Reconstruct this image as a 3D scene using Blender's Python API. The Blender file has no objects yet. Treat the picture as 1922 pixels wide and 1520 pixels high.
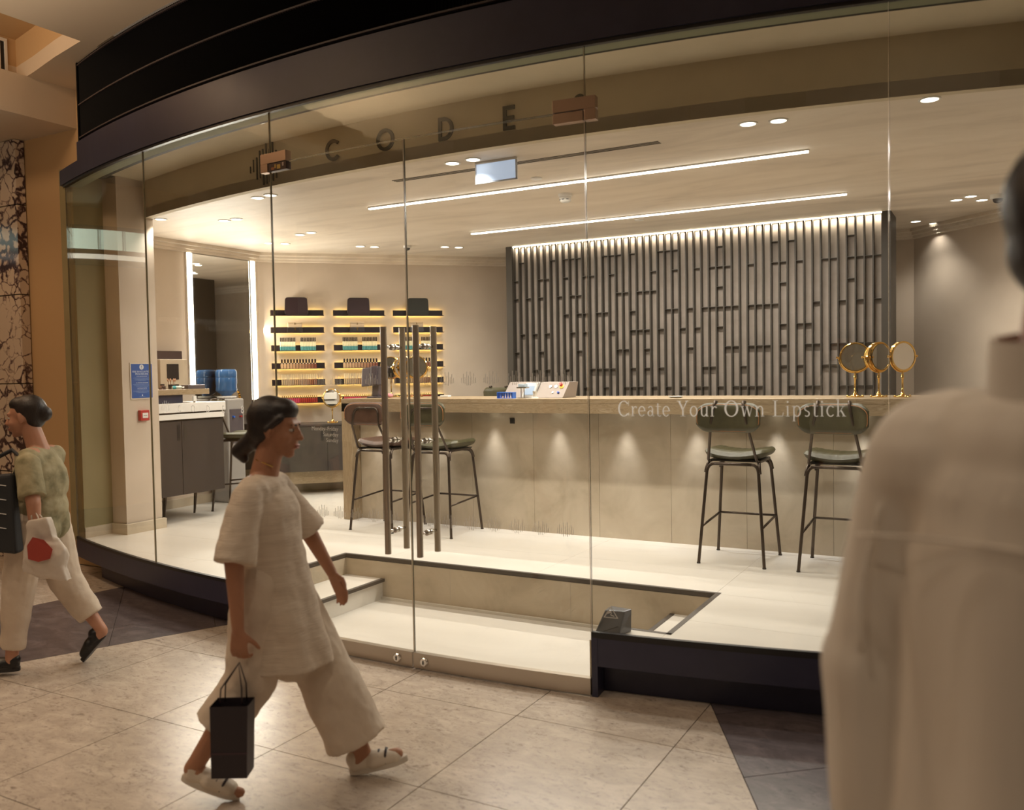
import bpy, bmesh, math, random
from mathutils import Vector, Matrix
from math import sin, cos, pi, sqrt, asin, atan2, radians
random.seed(7)
scn = bpy.context.scene
COL = scn.collection

# ---------------------------------------------------------------- camera, world, exposure, large lights
YAW, PITCH, ROLL, FPX = 0.504708, 0.0376754, -0.01722222, 1654.757
CAMH = 1.62
fwd = Vector((-sin(YAW)*cos(PITCH), cos(YAW)*cos(PITCH), -sin(PITCH)))
rgt = Vector((cos(YAW), sin(YAW), 0)); up = rgt.cross(fwd)
r2 = cos(ROLL)*rgt + sin(ROLL)*up; u2 = -sin(ROLL)*rgt + cos(ROLL)*up
cd = bpy.data.cameras.new('camera'); cam = bpy.data.objects.new('camera', cd); COL.objects.link(cam)
m = Matrix((( r2.x, u2.x, -fwd.x), (r2.y, u2.y, -fwd.y), (r2.z, u2.z, -fwd.z))).to_4x4()
m.translation = Vector((0, 0, CAMH)); cam.matrix_world = m
cd.sensor_width = 36; cd.lens = FPX/1922*36; cd.clip_start = .05; cd.clip_end = 100
cd.dof.use_dof = True; cd.dof.focus_distance = 6.6; cd.dof.aperture_fstop = 2.2
scn.camera = cam
scn.view_settings.view_transform = 'Standard'; scn.view_settings.look = 'None'
scn.view_settings.exposure = 0.0; scn.view_settings.gamma = 1; scn.view_settings.use_curve_mapping = False
w = bpy.data.worlds.new('World'); scn.world = w; w.use_nodes = True
w.node_tree.nodes['Background'].inputs[0].default_value = (.55, .40, .27, 1)
w.node_tree.nodes['Background'].inputs[1].default_value = .22
scn.cycles.transparent_max_bounces = 24
scn.cycles.max_bounces = 8
scn.cycles.sample_clamp_indirect = 4.0
scn.cycles.caustics_reflective = False; scn.cycles.caustics_refractive = False
scn.cycles.use_denoising = True

WARM = (1, .80, .60); NEUT = (1, .94, .87)
MALL, BAR, DOWN = .82, 84, 23
def area(name, loc, size, power, col, rot=(0, 0, 0), sy=None, spread=None):
    l = bpy.data.lights.new(name, 'AREA'); l.energy = power; l.color = col; l.size = size
    if sy: l.shape = 'RECTANGLE'; l.size_y = sy
    if spread: l.spread = spread
    o = bpy.data.objects.new(name, l); COL.objects.link(o); o.location = loc; o.rotation_euler = rot
    return o
def spot(name, loc, power, col, angle, blend=.5, size=.04, rot=(0, 0, 0)):
    l = bpy.data.lights.new(name, 'SPOT'); l.energy = power; l.color = col; l.spot_size = angle; l.spot_blend = blend
    l.shadow_soft_size = size
    o = bpy.data.objects.new(name, l); COL.objects.link(o); o.location = loc; o.rotation_euler = rot
    return o
# the mall's own ceiling lamps, small bright lamps outside the picture
for lx, ly, lp in ((-3.2, 1.4, 60), (-5.2, 2.2, 55), (-1.2, 1.6, 50), (.6, 1.6, 35), (-3.2, -1.2, 60), (-5.6, -.8, 50), (-.6, -1.5, 50), (1.4, -.6, 40), (-2.0, -4.0, 60), (-5.0, -4.0, 60)):
    spot('mall_lamp_light', (lx, ly, 4.05), lp*MALL, WARM, radians(125), .6, .05)
for lx, ly, lp in ((-7.5, 3.2, 24), (-8.3, 3.6, 22), (-7.3, 1.2, 40)):
    spot('mall_lamp_light', (lx, ly, 4.0), lp*MALL, (1, .62, .34), radians(120), .6, .05)

# ---------------------------------------------------------------- materials
MATS = {}
def mat(name, col, rough=.5, metal=0, emit=0, spec=None, coat=0):
    if name in MATS: return MATS[name]
    mt = bpy.data.materials.new(name); mt.use_nodes = True
    b = mt.node_tree.nodes['Principled BSDF']
    b.inputs['Base Color'].default_value = (*col, 1); b.inputs['Roughness'].default_value = rough
    b.inputs['Metallic'].default_value = metal
    if spec is not None: b.inputs['Specular IOR Level'].default_value = spec
    if coat: b.inputs['Coat Weight'].default_value = coat
    if emit: b.inputs['Emission Color'].default_value = (*col, 1); b.inputs['Emission Strength'].default_value = emit
    MATS[name] = mt
    return mt
def nodes(mt): return mt.node_tree.nodes, mt.node_tree.links, mt.node_tree.nodes['Principled BSDF']
def ramp(N, stops):
    r = N.new('ShaderNodeValToRGB'); e = r.color_ramp.elements
    while len(e) < len(stops): e.new(.5)
    for i, (p, c) in enumerate(stops): e[i].position = p; e[i].color = (*c, 1)
    return r
def mottled(name, stops, scale=3, detail=6, rough=.6, stretch=(1, 1, 1), bump=.0, distort=0, metal=0, rvar=0, spec=None, bscale=None):
    if name in MATS: return MATS[name]
    mt = mat(name, stops[0][1], rough, metal, spec=spec); N, L, B = nodes(mt)
    tc = N.new('ShaderNodeTexCoord'); mp = N.new('ShaderNodeMapping'); mp.inputs['Scale'].default_value = stretch
    geo = N.new('ShaderNodeNewGeometry')
    L.new(geo.outputs['Position'], mp.inputs[0])
    n = N.new('ShaderNodeTexNoise'); n.inputs['Scale'].default_value = scale; n.inputs['Detail'].default_value = detail
    n.inputs['Distortion'].default_value = distort; n.inputs['Roughness'].default_value = .6
    L.new(mp.outputs[0], n.inputs['Vector']); r = ramp(N, stops); L.new(n.outputs['Fac'], r.inputs[0])
    L.new(r.outputs[0], B.inputs['Base Color'])
    if bump:
        bn = N.new('ShaderNodeBump'); bn.inputs['Strength'].default_value = bump; bn.inputs['Distance'].default_value = .01
        n2 = N.new('ShaderNodeTexNoise'); n2.inputs['Scale'].default_value = bscale or scale*6; n2.inputs['Detail'].default_value = 5
        L.new(mp.outputs[0], n2.inputs['Vector']); L.new(n2.outputs['Fac'], bn.inputs['Height']); L.new(bn.outputs[0], B.inputs['Normal'])
    if rvar:
        mr = N.new('ShaderNodeMapRange'); mr.inputs[3].default_value = rough-rvar; mr.inputs[4].default_value = rough+rvar
        L.new(n.outputs['Fac'], mr.inputs[0]); L.new(mr.outputs[0], B.inputs['Roughness'])
    return mt
def speckled(name, base, dark, light, sc=9, rough=.25):
    """polished granite: cloudy ground, clustered dark flecks and fine streaks"""
    mt = mat(name, base, rough); N, L, B = nodes(mt)
    geo = N.new('ShaderNodeNewGeometry'); mp = N.new('ShaderNodeMapping'); mp.inputs['Scale'].default_value = (1, 1.9, 1); mp.inputs['Rotation'].default_value = (0, 0, .7); L.new(geo.outputs['Position'], mp.inputs[0])
    def noise(scale, det, dist=0, ro=.6):
        n = N.new('ShaderNodeTexNoise'); n.inputs['Scale'].default_value = scale; n.inputs['Detail'].default_value = det; n.inputs['Distortion'].default_value = dist; n.inputs['Roughness'].default_value = ro
        L.new(mp.outputs[0], n.inputs['Vector']); return n
    n1 = noise(sc*.45, 9, 1.4, .7); n2 = noise(sc*3.2, 10, .8, .78); n3 = noise(sc*.8, 5, 1.0)
    r1 = ramp(N, [(.3, light), (.52, base), (.72, tuple(c*.80 for c in base))]); L.new(n1.outputs['Fac'], r1.inputs[0])
    ad = N.new('ShaderNodeMath'); ad.operation = 'MULTIPLY_ADD'; L.new(n3.outputs['Fac'], ad.inputs[0]); ad.inputs[1].default_value = .35; L.new(n2.outputs['Fac'], ad.inputs[2])
    r2_ = ramp(N, [(.50, (0, 0, 0)), (.60, (.75, .75, .75)), (.66, (1, 1, 1))]); L.new(ad.outputs[0], r2_.inputs[0])
    mx = N.new('ShaderNodeMix'); mx.data_type = 'RGBA'; L.new(r2_.outputs[0], mx.inputs[0])
    mx.inputs[6].default_value = (*dark, 1); L.new(r1.outputs[0], mx.inputs[7]); L.new(mx.outputs[2], B.inputs['Base Color'])
    return mt
plaster = mottled('wall_plaster', [(.3, (.53, .44, .35)), (.7, (.63, .53, .43))], 1.6, 7, .75, bump=.06)
ceil_pl = mottled('ceiling_plaster', [(.32, (.60, .515, .42)), (.5, (.74, .65, .54)), (.68, (.80, .715, .61))], 1.1, 9, .55, stretch=(.6, 2.2, 1), distort=1.1, rvar=.12)
bulk_pl = mottled('bulkhead_plaster', [(.3, (.55, .47, .33)), (.7, (.66, .57, .41))], 1.4, 7, .75)
floor_st = mottled('pale_floor_stone', [(.3, (.66, .625, .565)), (.6, (.725, .69, .63)), (.75, (.64, .605, .55))], 1.3, 9, .33, stretch=(.5, 1.6, 1), distort=.8, rvar=.06)
grout = mat('grout', (.50, .45, .38), .8)
lime = mottled('limestone_panel', [(.28, (.40, .33, .235)), (.5, (.52, .44, .33)), (.72, (.60, .52, .40))], 2.6, 10, .55, distort=.6, bump=.05)
trav = mottled('travertine', [(.32, (.24, .165, .09)), (.45, (.39, .295, .185)), (.55, (.29, .21, .12)), (.68, (.47, .37, .25))], 4.5, 9, .38, stretch=(.9, 1, 5.5), distort=2.2)
trav_leg = mottled('travertine_leg', [(.32, (.24, .165, .09)), (.45, (.39, .295, .185)), (.55, (.29, .21, .12)), (.68, (.47, .37, .25))], 3.2, 9, .38, stretch=(9, 6, .9), distort=1.6)
slat_dark = mat('dark_bronze_slat', (.045, .038, .03), .5, .3)
stone_strip = mottled('taupe_stone_strip', [(.3, (.30, .25, .21)), (.7, (.39, .33, .285))], 5, 7, .7)
black = mat('black_satin', (.012, .011, .012), .4)
navy = mottled('navy_painted_metal', [(.3, (.024, .024, .052)), (.7, (.034, .034, .070))], 3, 5, .36, rvar=.06)
louv = mat('black_louver', (.003, .003, .004), .6, spec=.12)
granite = speckled('beige_granite', (.50, .425, .355), (.22, .175, .145), (.62, .54, .46), 9, .25)
dgranite = speckled('dark_granite', (.105, .085, .090), (.035, .028, .032), (.19, .155, .16), 9, .3)
mgrout = mat('floor_joint', (.12, .10, .085), .8)
orange_w = mat('warm_painted_wall', (.56, .38, .20), .8)
soffit_m = mat('painted_soffit', (.66, .56, .44), .85)
steel = mat('brushed_steel', (.50, .44, .37), .34, .9)
chrome = mat('chrome', (.75, .73, .70), .15, 1)
gold = mat('polished_gold', (.85, .58, .20), .12, 1)
mirror_m = mat('mirror_glass', (.86, .86, .84), .01, 1)
led = mat('led_white', (1, .93, .82), .5, emit=9)
led_line = mat('led_line', (1, .95, .88), .5, emit=7)
lamp_m = mat('downlight_glow', (1, .93, .82), .5, emit=6)
led_warm = mat('led_warm_shelf', (1, .70, .22), .5, emit=22)
slat_led = mat('led_slat', (1, .90, .72), .5, emit=9)
shelf_d = mat('dark_plum_shelf', (.020, .012, .013), .55, spec=.25)
cab_d = mottled('dark_brown_laminate', [(.3, (.042, .034, .030)), (.7, (.055, .045, .040))], 6, 4, .5, stretch=(1, 1, .2), spec=.3)
white_sl = mat('white_slab', (.80, .77, .73), .35)
tube_m = mat('bronze_tube', (.075, .055, .042), .35, .7)
lea_green = mottled('green_leather', [(.3, (.055, .050, .022)), (.7, (.080, .073, .034))], 14, 5, .42, bump=.15)
lea_brown = mottled('brown_leather', [(.3, (.075, .036, .022)), (.7, (.11, .055, .034))], 14, 5, .42, bump=.15)
stitch = mat('tan_stitching', (.40, .16, .05), .6)
def film(name, col):
    """thin white film: scatters light from both sides"""
    mt = bpy.data.materials.new(name); mt.use_nodes = True; N = mt.node_tree.nodes; L = mt.node_tree.links
    for n in list(N): N.remove(n)
    out = N.new('ShaderNodeOutputMaterial'); a_ = N.new('ShaderNodeBsdfDiffuse'); b_ = N.new('ShaderNodeBsdfTranslucent'); mx = N.new('ShaderNodeMixShader')
    a_.inputs[0].default_value = (*col, 1); b_.inputs[0].default_value = (*col, 1); mx.inputs[0].default_value = .5
    L.new(a_.outputs[0], mx.inputs[1]); L.new(b_.outputs[0], mx.inputs[2]); L.new(mx.outputs[0], out.inputs[0]); MATS[name] = mt; return mt
vinyl_w = film('white_vinyl', (.97, .97, .97))
vinyl_g = film('grey_vinyl', (.62, .59, .55))
letter_d = mat('dark_letter', (.050, .046, .036), .5)
plast_w = mat('white_plastic', (.78, .76, .72), .4)
plast_d = mat('slate_plastic', (.10, .085, .095), .4)
navyd = mat('navy_box', (.02, .03, .07), .4)
blue_p = mat('poster_blue', (.012, .085, .34), .5)
red_p = mat('red_plastic', (.45, .035, .035), .35)

def glass_mat(name, tint):
    """clear pane: transparent, with mirror reflection by Fresnel (both faces)"""
    mt = bpy.data.materials.new(name); mt.use_nodes = True; N = mt.node_tree.nodes; L = mt.node_tree.links
    for n in list(N): N.remove(n)
    out = N.new('ShaderNodeOutputMaterial'); tr = N.new('ShaderNodeBsdfTransparent'); gl = N.new('ShaderNodeBsdfGlossy')
    tr.inputs[0].default_value = (*tint, 1); gl.inputs['Roughness'].default_value = 0; gl.inputs['Color'].default_value = (.95, .95, .9, 1)
    geo = N.new('ShaderNodeNewGeometry'); mr = N.new('ShaderNodeMapRange'); mr.inputs[3].default_value = 1.5; mr.inputs[4].default_value = 1/1.5
    fr = N.new('ShaderNodeFresnel'); mx = N.new('ShaderNodeMixShader')
    L.new(geo.outputs['Backfacing'], mr.inputs[0]); L.new(mr.outputs[0], fr.inputs['IOR']); L.new(fr.outputs[0], mx.inputs[0])
    L.new(tr.outputs[0], mx.inputs[1]); L.new(gl.outputs[0], mx.inputs[2]); L.new(mx.outputs[0], out.inputs[0])
    MATS[name] = mt; return mt
glass = glass_mat('shopfront_glass', (.985, .985, .955))
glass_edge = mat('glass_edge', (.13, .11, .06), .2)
glass_edge_l = mat('glass_edge_lit', (.85, .68, .48), .3)  # pale copy of glass_edge, light carried in the pane put into its colour
bottle_blue = glass_mat('blue_bottle', (.35, .55, .85))

def marble():
    mt = mat('breccia_marble', (.6, .5, .4), .12); N, L, B = nodes(mt)
    geo = N.new('ShaderNodeNewGeometry'); n = N.new('ShaderNodeTexNoise'); n.inputs['Scale'].default_value = 7; n.inputs['Detail'].default_value = 6
    ad = N.new('ShaderNodeMix'); ad.data_type = 'RGBA'; ad.blend_type = 'LINEAR_LIGHT'; ad.inputs[0].default_value = .10
    L.new(geo.outputs['Position'], n.inputs['Vector']); L.new(geo.outputs['Position'], ad.inputs[6]); L.new(n.outputs['Color'], ad.inputs[7])
    v = N.new('ShaderNodeTexVoronoi'); v.feature = 'DISTANCE_TO_EDGE'; v.inputs['Scale'].default_value = 8.5; L.new(ad.outputs[2], v.inputs['Vector'])
    n3 = N.new('ShaderNodeTexNoise'); n3.inputs['Scale'].default_value = 2.2; n3.inputs['Detail'].default_value = 9; n3.inputs['Roughness'].default_value = .7; L.new(geo.outputs['Position'], n3.inputs['Vector'])
    ma = N.new('ShaderNodeMath'); ma.operation = 'MULTIPLY_ADD'; L.new(n3.outputs['Fac'], ma.inputs[0]); ma.inputs[1].default_value = -.85; L.new(v.outputs['Distance'], ma.inputs[2])
    ma2 = N.new('ShaderNodeMath'); ma2.operation = 'ADD'; ma2.inputs[1].default_value = .425
    r = ramp(N, [(.0, (.05, .03, .035)), (.05, (.16, .11, .115)), (.09, (.42, .33, .27)), (.13, (.66, .56, .46))])
    L.new(ma.outputs[0], ma2.inputs[0]); L.new(ma2.outputs[0], r.inputs[0]); L.new(r.outputs[0], B.inputs['Base Color'])
    return mt
marble_m = marble()

# ---------------------------------------------------------------- helpers
class MB:
    def __init__(s): s.v = []; s.f = []; s.mi = []; s.cur = 0
    def add(s, vs, fs, mi=None):
        n = len(s.v); s.v += [tuple(v) for v in vs]; s.f += [tuple(i+n for i in f) for f in fs]; s.mi += [s.cur if mi is None else mi]*len(fs); return s
    def box(s, x0, x1, y0, y1, z0, z1, mi=None):
        v = [(x, y, z) for z in (z0, z1) for y in (y0, y1) for x in (x0, x1)]
        return s.add(v, [(0, 2, 3, 1), (4, 5, 7, 6), (0, 1, 5, 4), (2, 6, 7, 3), (0, 4, 6, 2), (1, 3, 7, 5)], mi)
    def prism(s, poly, z0, z1, mi=None):
        a = sum(poly[i][0]*poly[(i+1) % len(poly)][1]-poly[(i+1) % len(poly)][0]*poly[i][1] for i in range(len(poly)))
        if a < 0: poly = poly[::-1]
        n = len(poly); v = [(x, y, z0) for x, y in poly]+[(x, y, z1) for x, y in poly]
        return s.add(v, [tuple(range(n))[::-1], tuple(range(n, 2*n))]+[(i, (i+1) % n, (i+1) % n+n, i+n) for i in range(n)], mi)
    def lathe(s, prof, c=(0, 0, 0), n=20, axis='z', mi=None):
        v = []; f = []
        for r, h in prof:
            for k in range(n):
                a = 2*pi*k/n; x, y = r*cos(a), r*sin(a)
                v.append({'z': (c[0]+x, c[1]+y, c[2]+h), 'y': (c[0]+y, c[1]+h, c[2]+x), 'x': (c[0]+h, c[1]+x, c[2]+y)}[axis])
        for i in range(len(prof)-1):
            for k in range(n): f.append((i*n+k, i*n+(k+1) % n, (i+1)*n+(k+1) % n, (i+1)*n+k))
        if prof[0] != prof[-1]:
            f.append(tuple(range(n))[::-1]); f.append(tuple((len(prof)-1)*n+k for k in range(n)))
        return s.add(v, f, mi)
    def tube(s, pts, r, n=10, mi=None, caps=True, closed=False):
        pts = [Vector(p) for p in pts]; m_ = len(pts); rs = r if isinstance(r, (list, tuple)) else [r]*m_
        v = []; f = []; prev = None
        for i, p in enumerate(pts):
            if closed: t = (pts[(i+1) % m_]-pts[i-1])
            else: t = pts[min(i+1, m_-1)]-pts[max(i-1, 0)]
            t.normalize()
            if prev is None: u = t.orthogonal().normalized()
            else: u = (prev-t*prev.dot(t)).normalized()
            prev = u; w_ = t.cross(u)
            for k in range(n):
                a = 2*pi*k/n; v.append(p+(u*cos(a)+w_*sin(a))*rs[i])
        for i in range(m_ if closed else m_-1):
            j = (i+1) % m_
            for k in range(n): f.append((i*n+k, i*n+(k+1) % n, j*n+(k+1) % n, j*n+k))
        if caps and not closed: f.append(tuple(range(n))[::-1]); f.append(tuple((m_-1)*n+k for k in range(n)))
        return s.add(v, f, mi)
    def strip(s, x0, x1, rads, zs, n=40, mi=None):
        """solid swept along the shopfront arc: rads=(rin,rout)"""
        v = []; f = []
        for i in range(n+1):
            x = x0+(x1-x0)*i/n; th = asin((x-XC)/RG)
            for r, z in ((rads[1], zs[0]), (rads[1], zs[1]), (rads[0], zs[1]), (rads[0], zs[0])):
                v.append((XC+r*sin(th), YC-r*cos(th), z))
        for i in range(n):
            for k in range(4): f.append((i*4+k, (i+1)*4+k, (i+1)*4+(k+1) % 4, i*4+(k+1) % 4))
        f += [(0, 1, 2, 3), (n*4+3, n*4+2, n*4+1, n*4)]
        return s.add(v, f, mi)
    def xf(s, M):
        s.v = [tuple(M @ Vector(v)) for v in s.v]; return s
    def build(s, name, mats, parent=None, org=None, smooth=False, bevel=0, segs=2):
        me = bpy.data.meshes.new(name)
        vs = s.v if org is None else [(v[0]-org[0], v[1]-org[1], v[2]-org[2]) for v in s.v]
        me.from_pydata(vs, [], s.f)
        for mt in (mats if isinstance(mats, (list, tuple)) else [mats]): me.materials.append(mt)
        me.polygons.foreach_set('material_index', s.mi)
        bm = bmesh.new(); bm.from_mesh(me); bmesh.ops.recalc_face_normals(bm, faces=bm.faces); bm.to_mesh(me); bm.free()
        if smooth: me.shade_smooth() if smooth is True else me.shade_smooth()
        o = bpy.data.objects.new(name, me); COL.objects.link(o)
        if org is not None and parent is None: o.location = org
        if parent is not None: o.parent = parent
        if smooth == 'auto' or (bevel and smooth): me.set_sharp_from_angle(angle=radians(40))
        if bevel:
            b = o.modifiers.new('b', 'BEVEL'); b.width = bevel; b.segments = segs; b.limit_method = 'ANGLE'; b.angle_limit = radians(40)
        return o
XC, YC, RG = -2.8, 15.23, 11.3
def arc(x, r=RG):
    th = asin((x-XC)/RG); return Vector((XC+r*sin(th), YC-r*cos(th), 0))
def tag(o, label=None, cat=None, group=None, kind=None):
    if label: o['label'] = label
    if cat: o['category'] = cat
    if group: o['group'] = group
    if kind: o['kind'] = kind
    return o
def thing(name, label, cat, loc=(0, 0, 0), group=None, rz=0):
    o = bpy.data.objects.new(name, None); COL.objects.link(o); o.location = loc; o.rotation_euler = (0, 0, rz)
    o.empty_display_size = .1
    return tag(o, label, cat, group)
def struct(o): o['kind'] = 'structure'; return o
def copy_tree(o, parent=None):
    c = o.copy(); COL.objects.link(c)
    if parent is not None: c.parent = parent
    for ch in list(o.children): copy_tree(ch, c)
    return c
def clip(poly, a, b, c):
    """keep a*x+b*y>=c"""
    out = []
    for i in range(len(poly)):
        p, q = poly[i], poly[(i+1) % len(poly)]; dp = a*p[0]+b*p[1]-c; dq = a*q[0]+b*q[1]-c
        if dp >= 0: out.append(p)
        if dp*dq < 0: t = dp/(dp-dq); out.append((p[0]+(q[0]-p[0])*t, p[1]+(q[1]-p[1])*t))
    return out
def parea(p): return abs(sum(p[i][0]*p[(i+1) % len(p)][1]-p[(i+1) % len(p)][0]*p[i][1] for i in range(len(p))))/2 if len(p) > 2 else 0
def halfp(p, q):  # half plane to the left of p->q
    a, b = -(q[1]-p[1]), q[0]-p[0]; return a, b, a*p[0]+b*p[1]

PL, ZC = .30, 3.0     # raised floor of the shop, its ceiling

# ---------------------------------------------------------------- mall floor
def arcpts(x0, x1, n, r=RG): return [arc(x0+(x1-x0)*i/n, r) for i in range(n+1)]
base = MB().box(-16, 5, -8, 9, -.12, -.006).build('floor', mgrout); struct(base)
ap = arcpts(-6.45, 2.6, 26, RG-.10)
def front_ok(poly):  # outside the shop arc: not convex; clip tiles per chord by subtracting: keep parts in front
    return poly
def clip_front(poly):
    """part of a convex tile lying in front of the shop base; split by vertical slabs along the arc"""
    xs = [p[0] for p in poly]; out = []
    pts = [Vector((-16, 4.86, 0)), Vector((-6.46, 4.86, 0))]+ap
    for i in range(len(pts)-1):
        p, q = pts[i], pts[i+1]
        if q.x-p.x < 1e-4 or q.x < min(xs) or p.x > max(xs): continue
        s_ = clip(clip(poly, 1, 0, p.x), -1, 0, -q.x)
        if len(s_) < 3: continue
        a, b, c = halfp(q, p); s_ = clip(s_, a, b, c)
        if parea(s_) > 1e-5: out.append(s_)
    return out
TX, TY = .77, .80; X0, Y0 = -1.215, 2.785
# dark bands: (line pts) beige wedge lies between the two slanted lines
LB0, LB1 = (-4.44, 4.02), (-5.45, 1.9)      # right edge of the left dark band
LA0, LA1 = (-5.96, 4.5), (-6.30, 2.5)       # its left edge
RB0, RB1 = (-1.21, 4.125), (-.25, 2.12)     # left edge of the right dark band
RC0, RC1 = (.35, 4.3), (1.9, 2.3)
gap = .0022
def emit_tile(poly, mtl, nm):
    pieces = [poly] if max(p[1] for p in poly) < 3.8 else clip_front(poly)
    pieces = [q for q in pieces if parea(q) > 2e-4]
    if not pieces: return
    mb = MB()
    for q in pieces: mb.prism(q, -.02, 0)
    mb.build(nm, mtl, base)
def shrink(poly, g):
    n = len(poly); a = sum(poly[i][0]*poly[(i+1) % n][1]-poly[(i+1) % n][0]*poly[i][1] for i in range(n))
    if a < 0: poly = poly[::-1]
    out = list(poly)
    for i in range(n):
        p, q = poly[i], poly[(i+1) % n]; L_ = sqrt((q[0]-p[0])**2+(q[1]-p[1])**2)
        if L_ < 1e-6: continue
        a, b, c = halfp(p, q); out = clip(out, a, b, c+g*L_)
        if len(out) < 3: return []
    return out
for i in range(-13, 5):
    for j in range(-6, 3):
        x, y = X0+i*TX, Y0+j*TY
        if x < -9.6 or y > 5: continue
        if y < -1.0 or (x > 1.6): continue
        cell = [(x, y), (x+TX, y), (x+TX, y+TY), (x, y+TY)]
        if y > 3.5 and -1.3 < x < -1.1: pass
        for reg in (0, 1, 2, 3, 4):
            p = cell
            if reg == 0:
                for h in (halfp(LB1, LB0), ): p = clip(p, -h[0], -h[1], -h[2])
                h = halfp(RB0, RB1); p = clip(p, -h[0], -h[1], -h[2]); mm, nm = granite, 'floor_tile'
            elif reg == 1:
                h = halfp(LA1, LA0); p = clip(p, *h); mm, nm = granite, 'floor_tile'
            elif reg == 4:
                h = halfp(RC0, RC1); p = clip(p, *h); mm, nm = granite, 'floor_tile'
            else: continue
            p = shrink(p, gap) if len(p) > 2 and parea(p) > 1e-3 else []
            if len(p) > 2 and parea(p) > 1e-3: emit_tile(p, mm, nm)
# dark granite bands with slanting joints
d = Vector((.76, -.65)).normalized(); nrm = Vector((-d.y, d.x))
for k in range(-14, 15):
    big = Vector((-5.79, 4.35))+nrm*(.62*k)
    q0 = big-d*6; q1 = big+d*6; a, b, c = halfp(q0, q1)
    def band(p):
        p = clip(p, a, b, c); return clip(p, -a, -b, -(c+.62*12))
    left = [(-7, -1), (-4, -1), (-4, 5), (-7, 5)]
    h = halfp(LB1, LB0); left = clip(left, *h); h = halfp(LA1, LA0); left = clip(left, -h[0], -h[1], -h[2]); left = band(left)
    left = shrink(left, gap) if len(left) > 2 and parea(left) > 1e-3 else []
    if len(left) > 2 and parea(left) > 2e-3: emit_tile(left, dgranite, 'dark_floor_tile')
    rr = [(-1.4, 0), (3, 0), (3, 5), (-1.4, 5)]
    d2 = Vector((.76, .65)).normalized(); n2_ = Vector((-d2.y, d2.x)); bg = Vector((.19, 4.35))+n2_*(.62*k)
    a, b, c = halfp(bg-d2*6, bg+d2*6)
    h = halfp(RB0, RB1); rr = clip(rr, *h); h = halfp(RC0, RC1); rr = clip(rr, -h[0], -h[1], -h[2]); rr = band(rr)
    rr = shrink(rr, gap) if len(rr) > 2 and parea(rr) > 1e-3 else []
    if len(rr) > 2 and parea(rr) > 2e-3: emit_tile(rr, dgranite, 'dark_floor_tile')

# ---------------------------------------------------------------- mall walls and ceiling
struct(MB().box(-11, -6.888, 4.88, 5.0, 0, 3.753).box(-6.888, -6.70, 4.88, 5.0, 0, 4.08).box(-6.70, -6.27, 4.88, 5.0, 3.37, 4.08).build('wall_left', orange_w))
struct(MB().box(-11, -6.888, 4.0, 4.88, 3.753, 4.075).build('trim_1', soffit_m))       # boxed soffit over the wall
# marble cladding on the far left, slab by slab
mp_ = thing('marble_cladding', 'cream marble pier with dark violet veins at the far left wall', 'marble pier', (-8.6, 4.85, 0))
for k in range(5):
    z0 = .0+k*.795; z1 = min(z0+.79, 3.75)
    MB().box(-8.55, -7.62, 4.785, 4.872, z0+.003, z1).build('marble_slab', marble_m, mp_, (-8.6, 4.85, 0), bevel=.004)
    MB().box(-9.50, -8.556, 4.785, 4.872, z0+.003, z1).build('marble_slab', marble_m, mp_, (-8.6, 4.85, 0), bevel=.004)
# ceiling with a raised recess whose back edge follows the shopfront arc
cc = MB()
front = [arc(x, RG+.02) for x in [-6.27+i*(8.9/30) for i in range(31)]]
cc.prism([(-5.85, -2), (5, -2), (5, 6.0), (2.63, 6.0)]+[(p.x, p.y) for p in front[::-1] if p.x > -5.85]+[(-5.85, arc(-5.85, RG+.02).y)], 4.075, 4.2)
rec = [(-7.10, 4.50), (-6.75, 4.42), (-6.3, 4.30), (-5.85, 4.20)]
cc.prism([(-11, 4.9), (-11, 4.50)]+rec+[(-5.85, 4.9)], 4.075, 4.2)
cc.box(-11, -7.10, -2, 4.50, 4.075, 4.2)
ceil2 = struct(cc.build('ceiling', soffit_m))
rb = MB()
rb.prism([(-7.1, 4.50)]+rec[1:]+[(-5.85, 4.26), (-6.3, 4.36), (-6.75, 4.48), (-7.1, 4.56)], 4.2, 4.42)
rb.box(-7.16, -7.10, -2, 4.56, 4.2, 4.42).box(-5.85, -5.79, -2, 4.3, 4.2, 4.42).box(-7.2, -5.78, -2, 4.6, 4.42, 4.5)
struct(rb.build('trim_2', orange_w))
vt = thing('ceiling_vent', 'white slatted air vent in the raised ceiling recess at top left', 'vent', (-7.09, 4.0, 4.2))
O = (-7.09, 4.0, 4.2)
MB().box(-7.10, -7.085, 3.55, 3.57, 4.1, 4.40).box(-7.10, -7.085, 4.40, 4.42, 4.1, 4.40).box(-7.10, -7.085, 3.57, 4.40, 4.1, 4.125).box(-7.10, -7.085, 3.57, 4.40, 4.375, 4.40).build('frame', plast_w, vt, O)
MB().box(-7.099, -7.097, 3.57, 4.40, 4.12, 4.38).build('backing', black, vt, O)
for k in range(20):
    y = 3.59+k*.04; MB().box(-7.096, -7.086, y, y+.012, 4.125, 4.375).build('slat', plast_w, vt, O)
area('added_uplight', (-5.2, 1.7, 3.1), 1.6, 60, (1, .78, .55), rot=(radians(180), 0, 0), sy=1.2)  # added uplight hanging free out of view, brightens the mall ceiling
area('recess_lamp_light', (-6.5, 2.6, 4.36), .5, 16, (1, .68, .42), rot=(radians(50), 0, 0), sy=.3)

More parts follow.
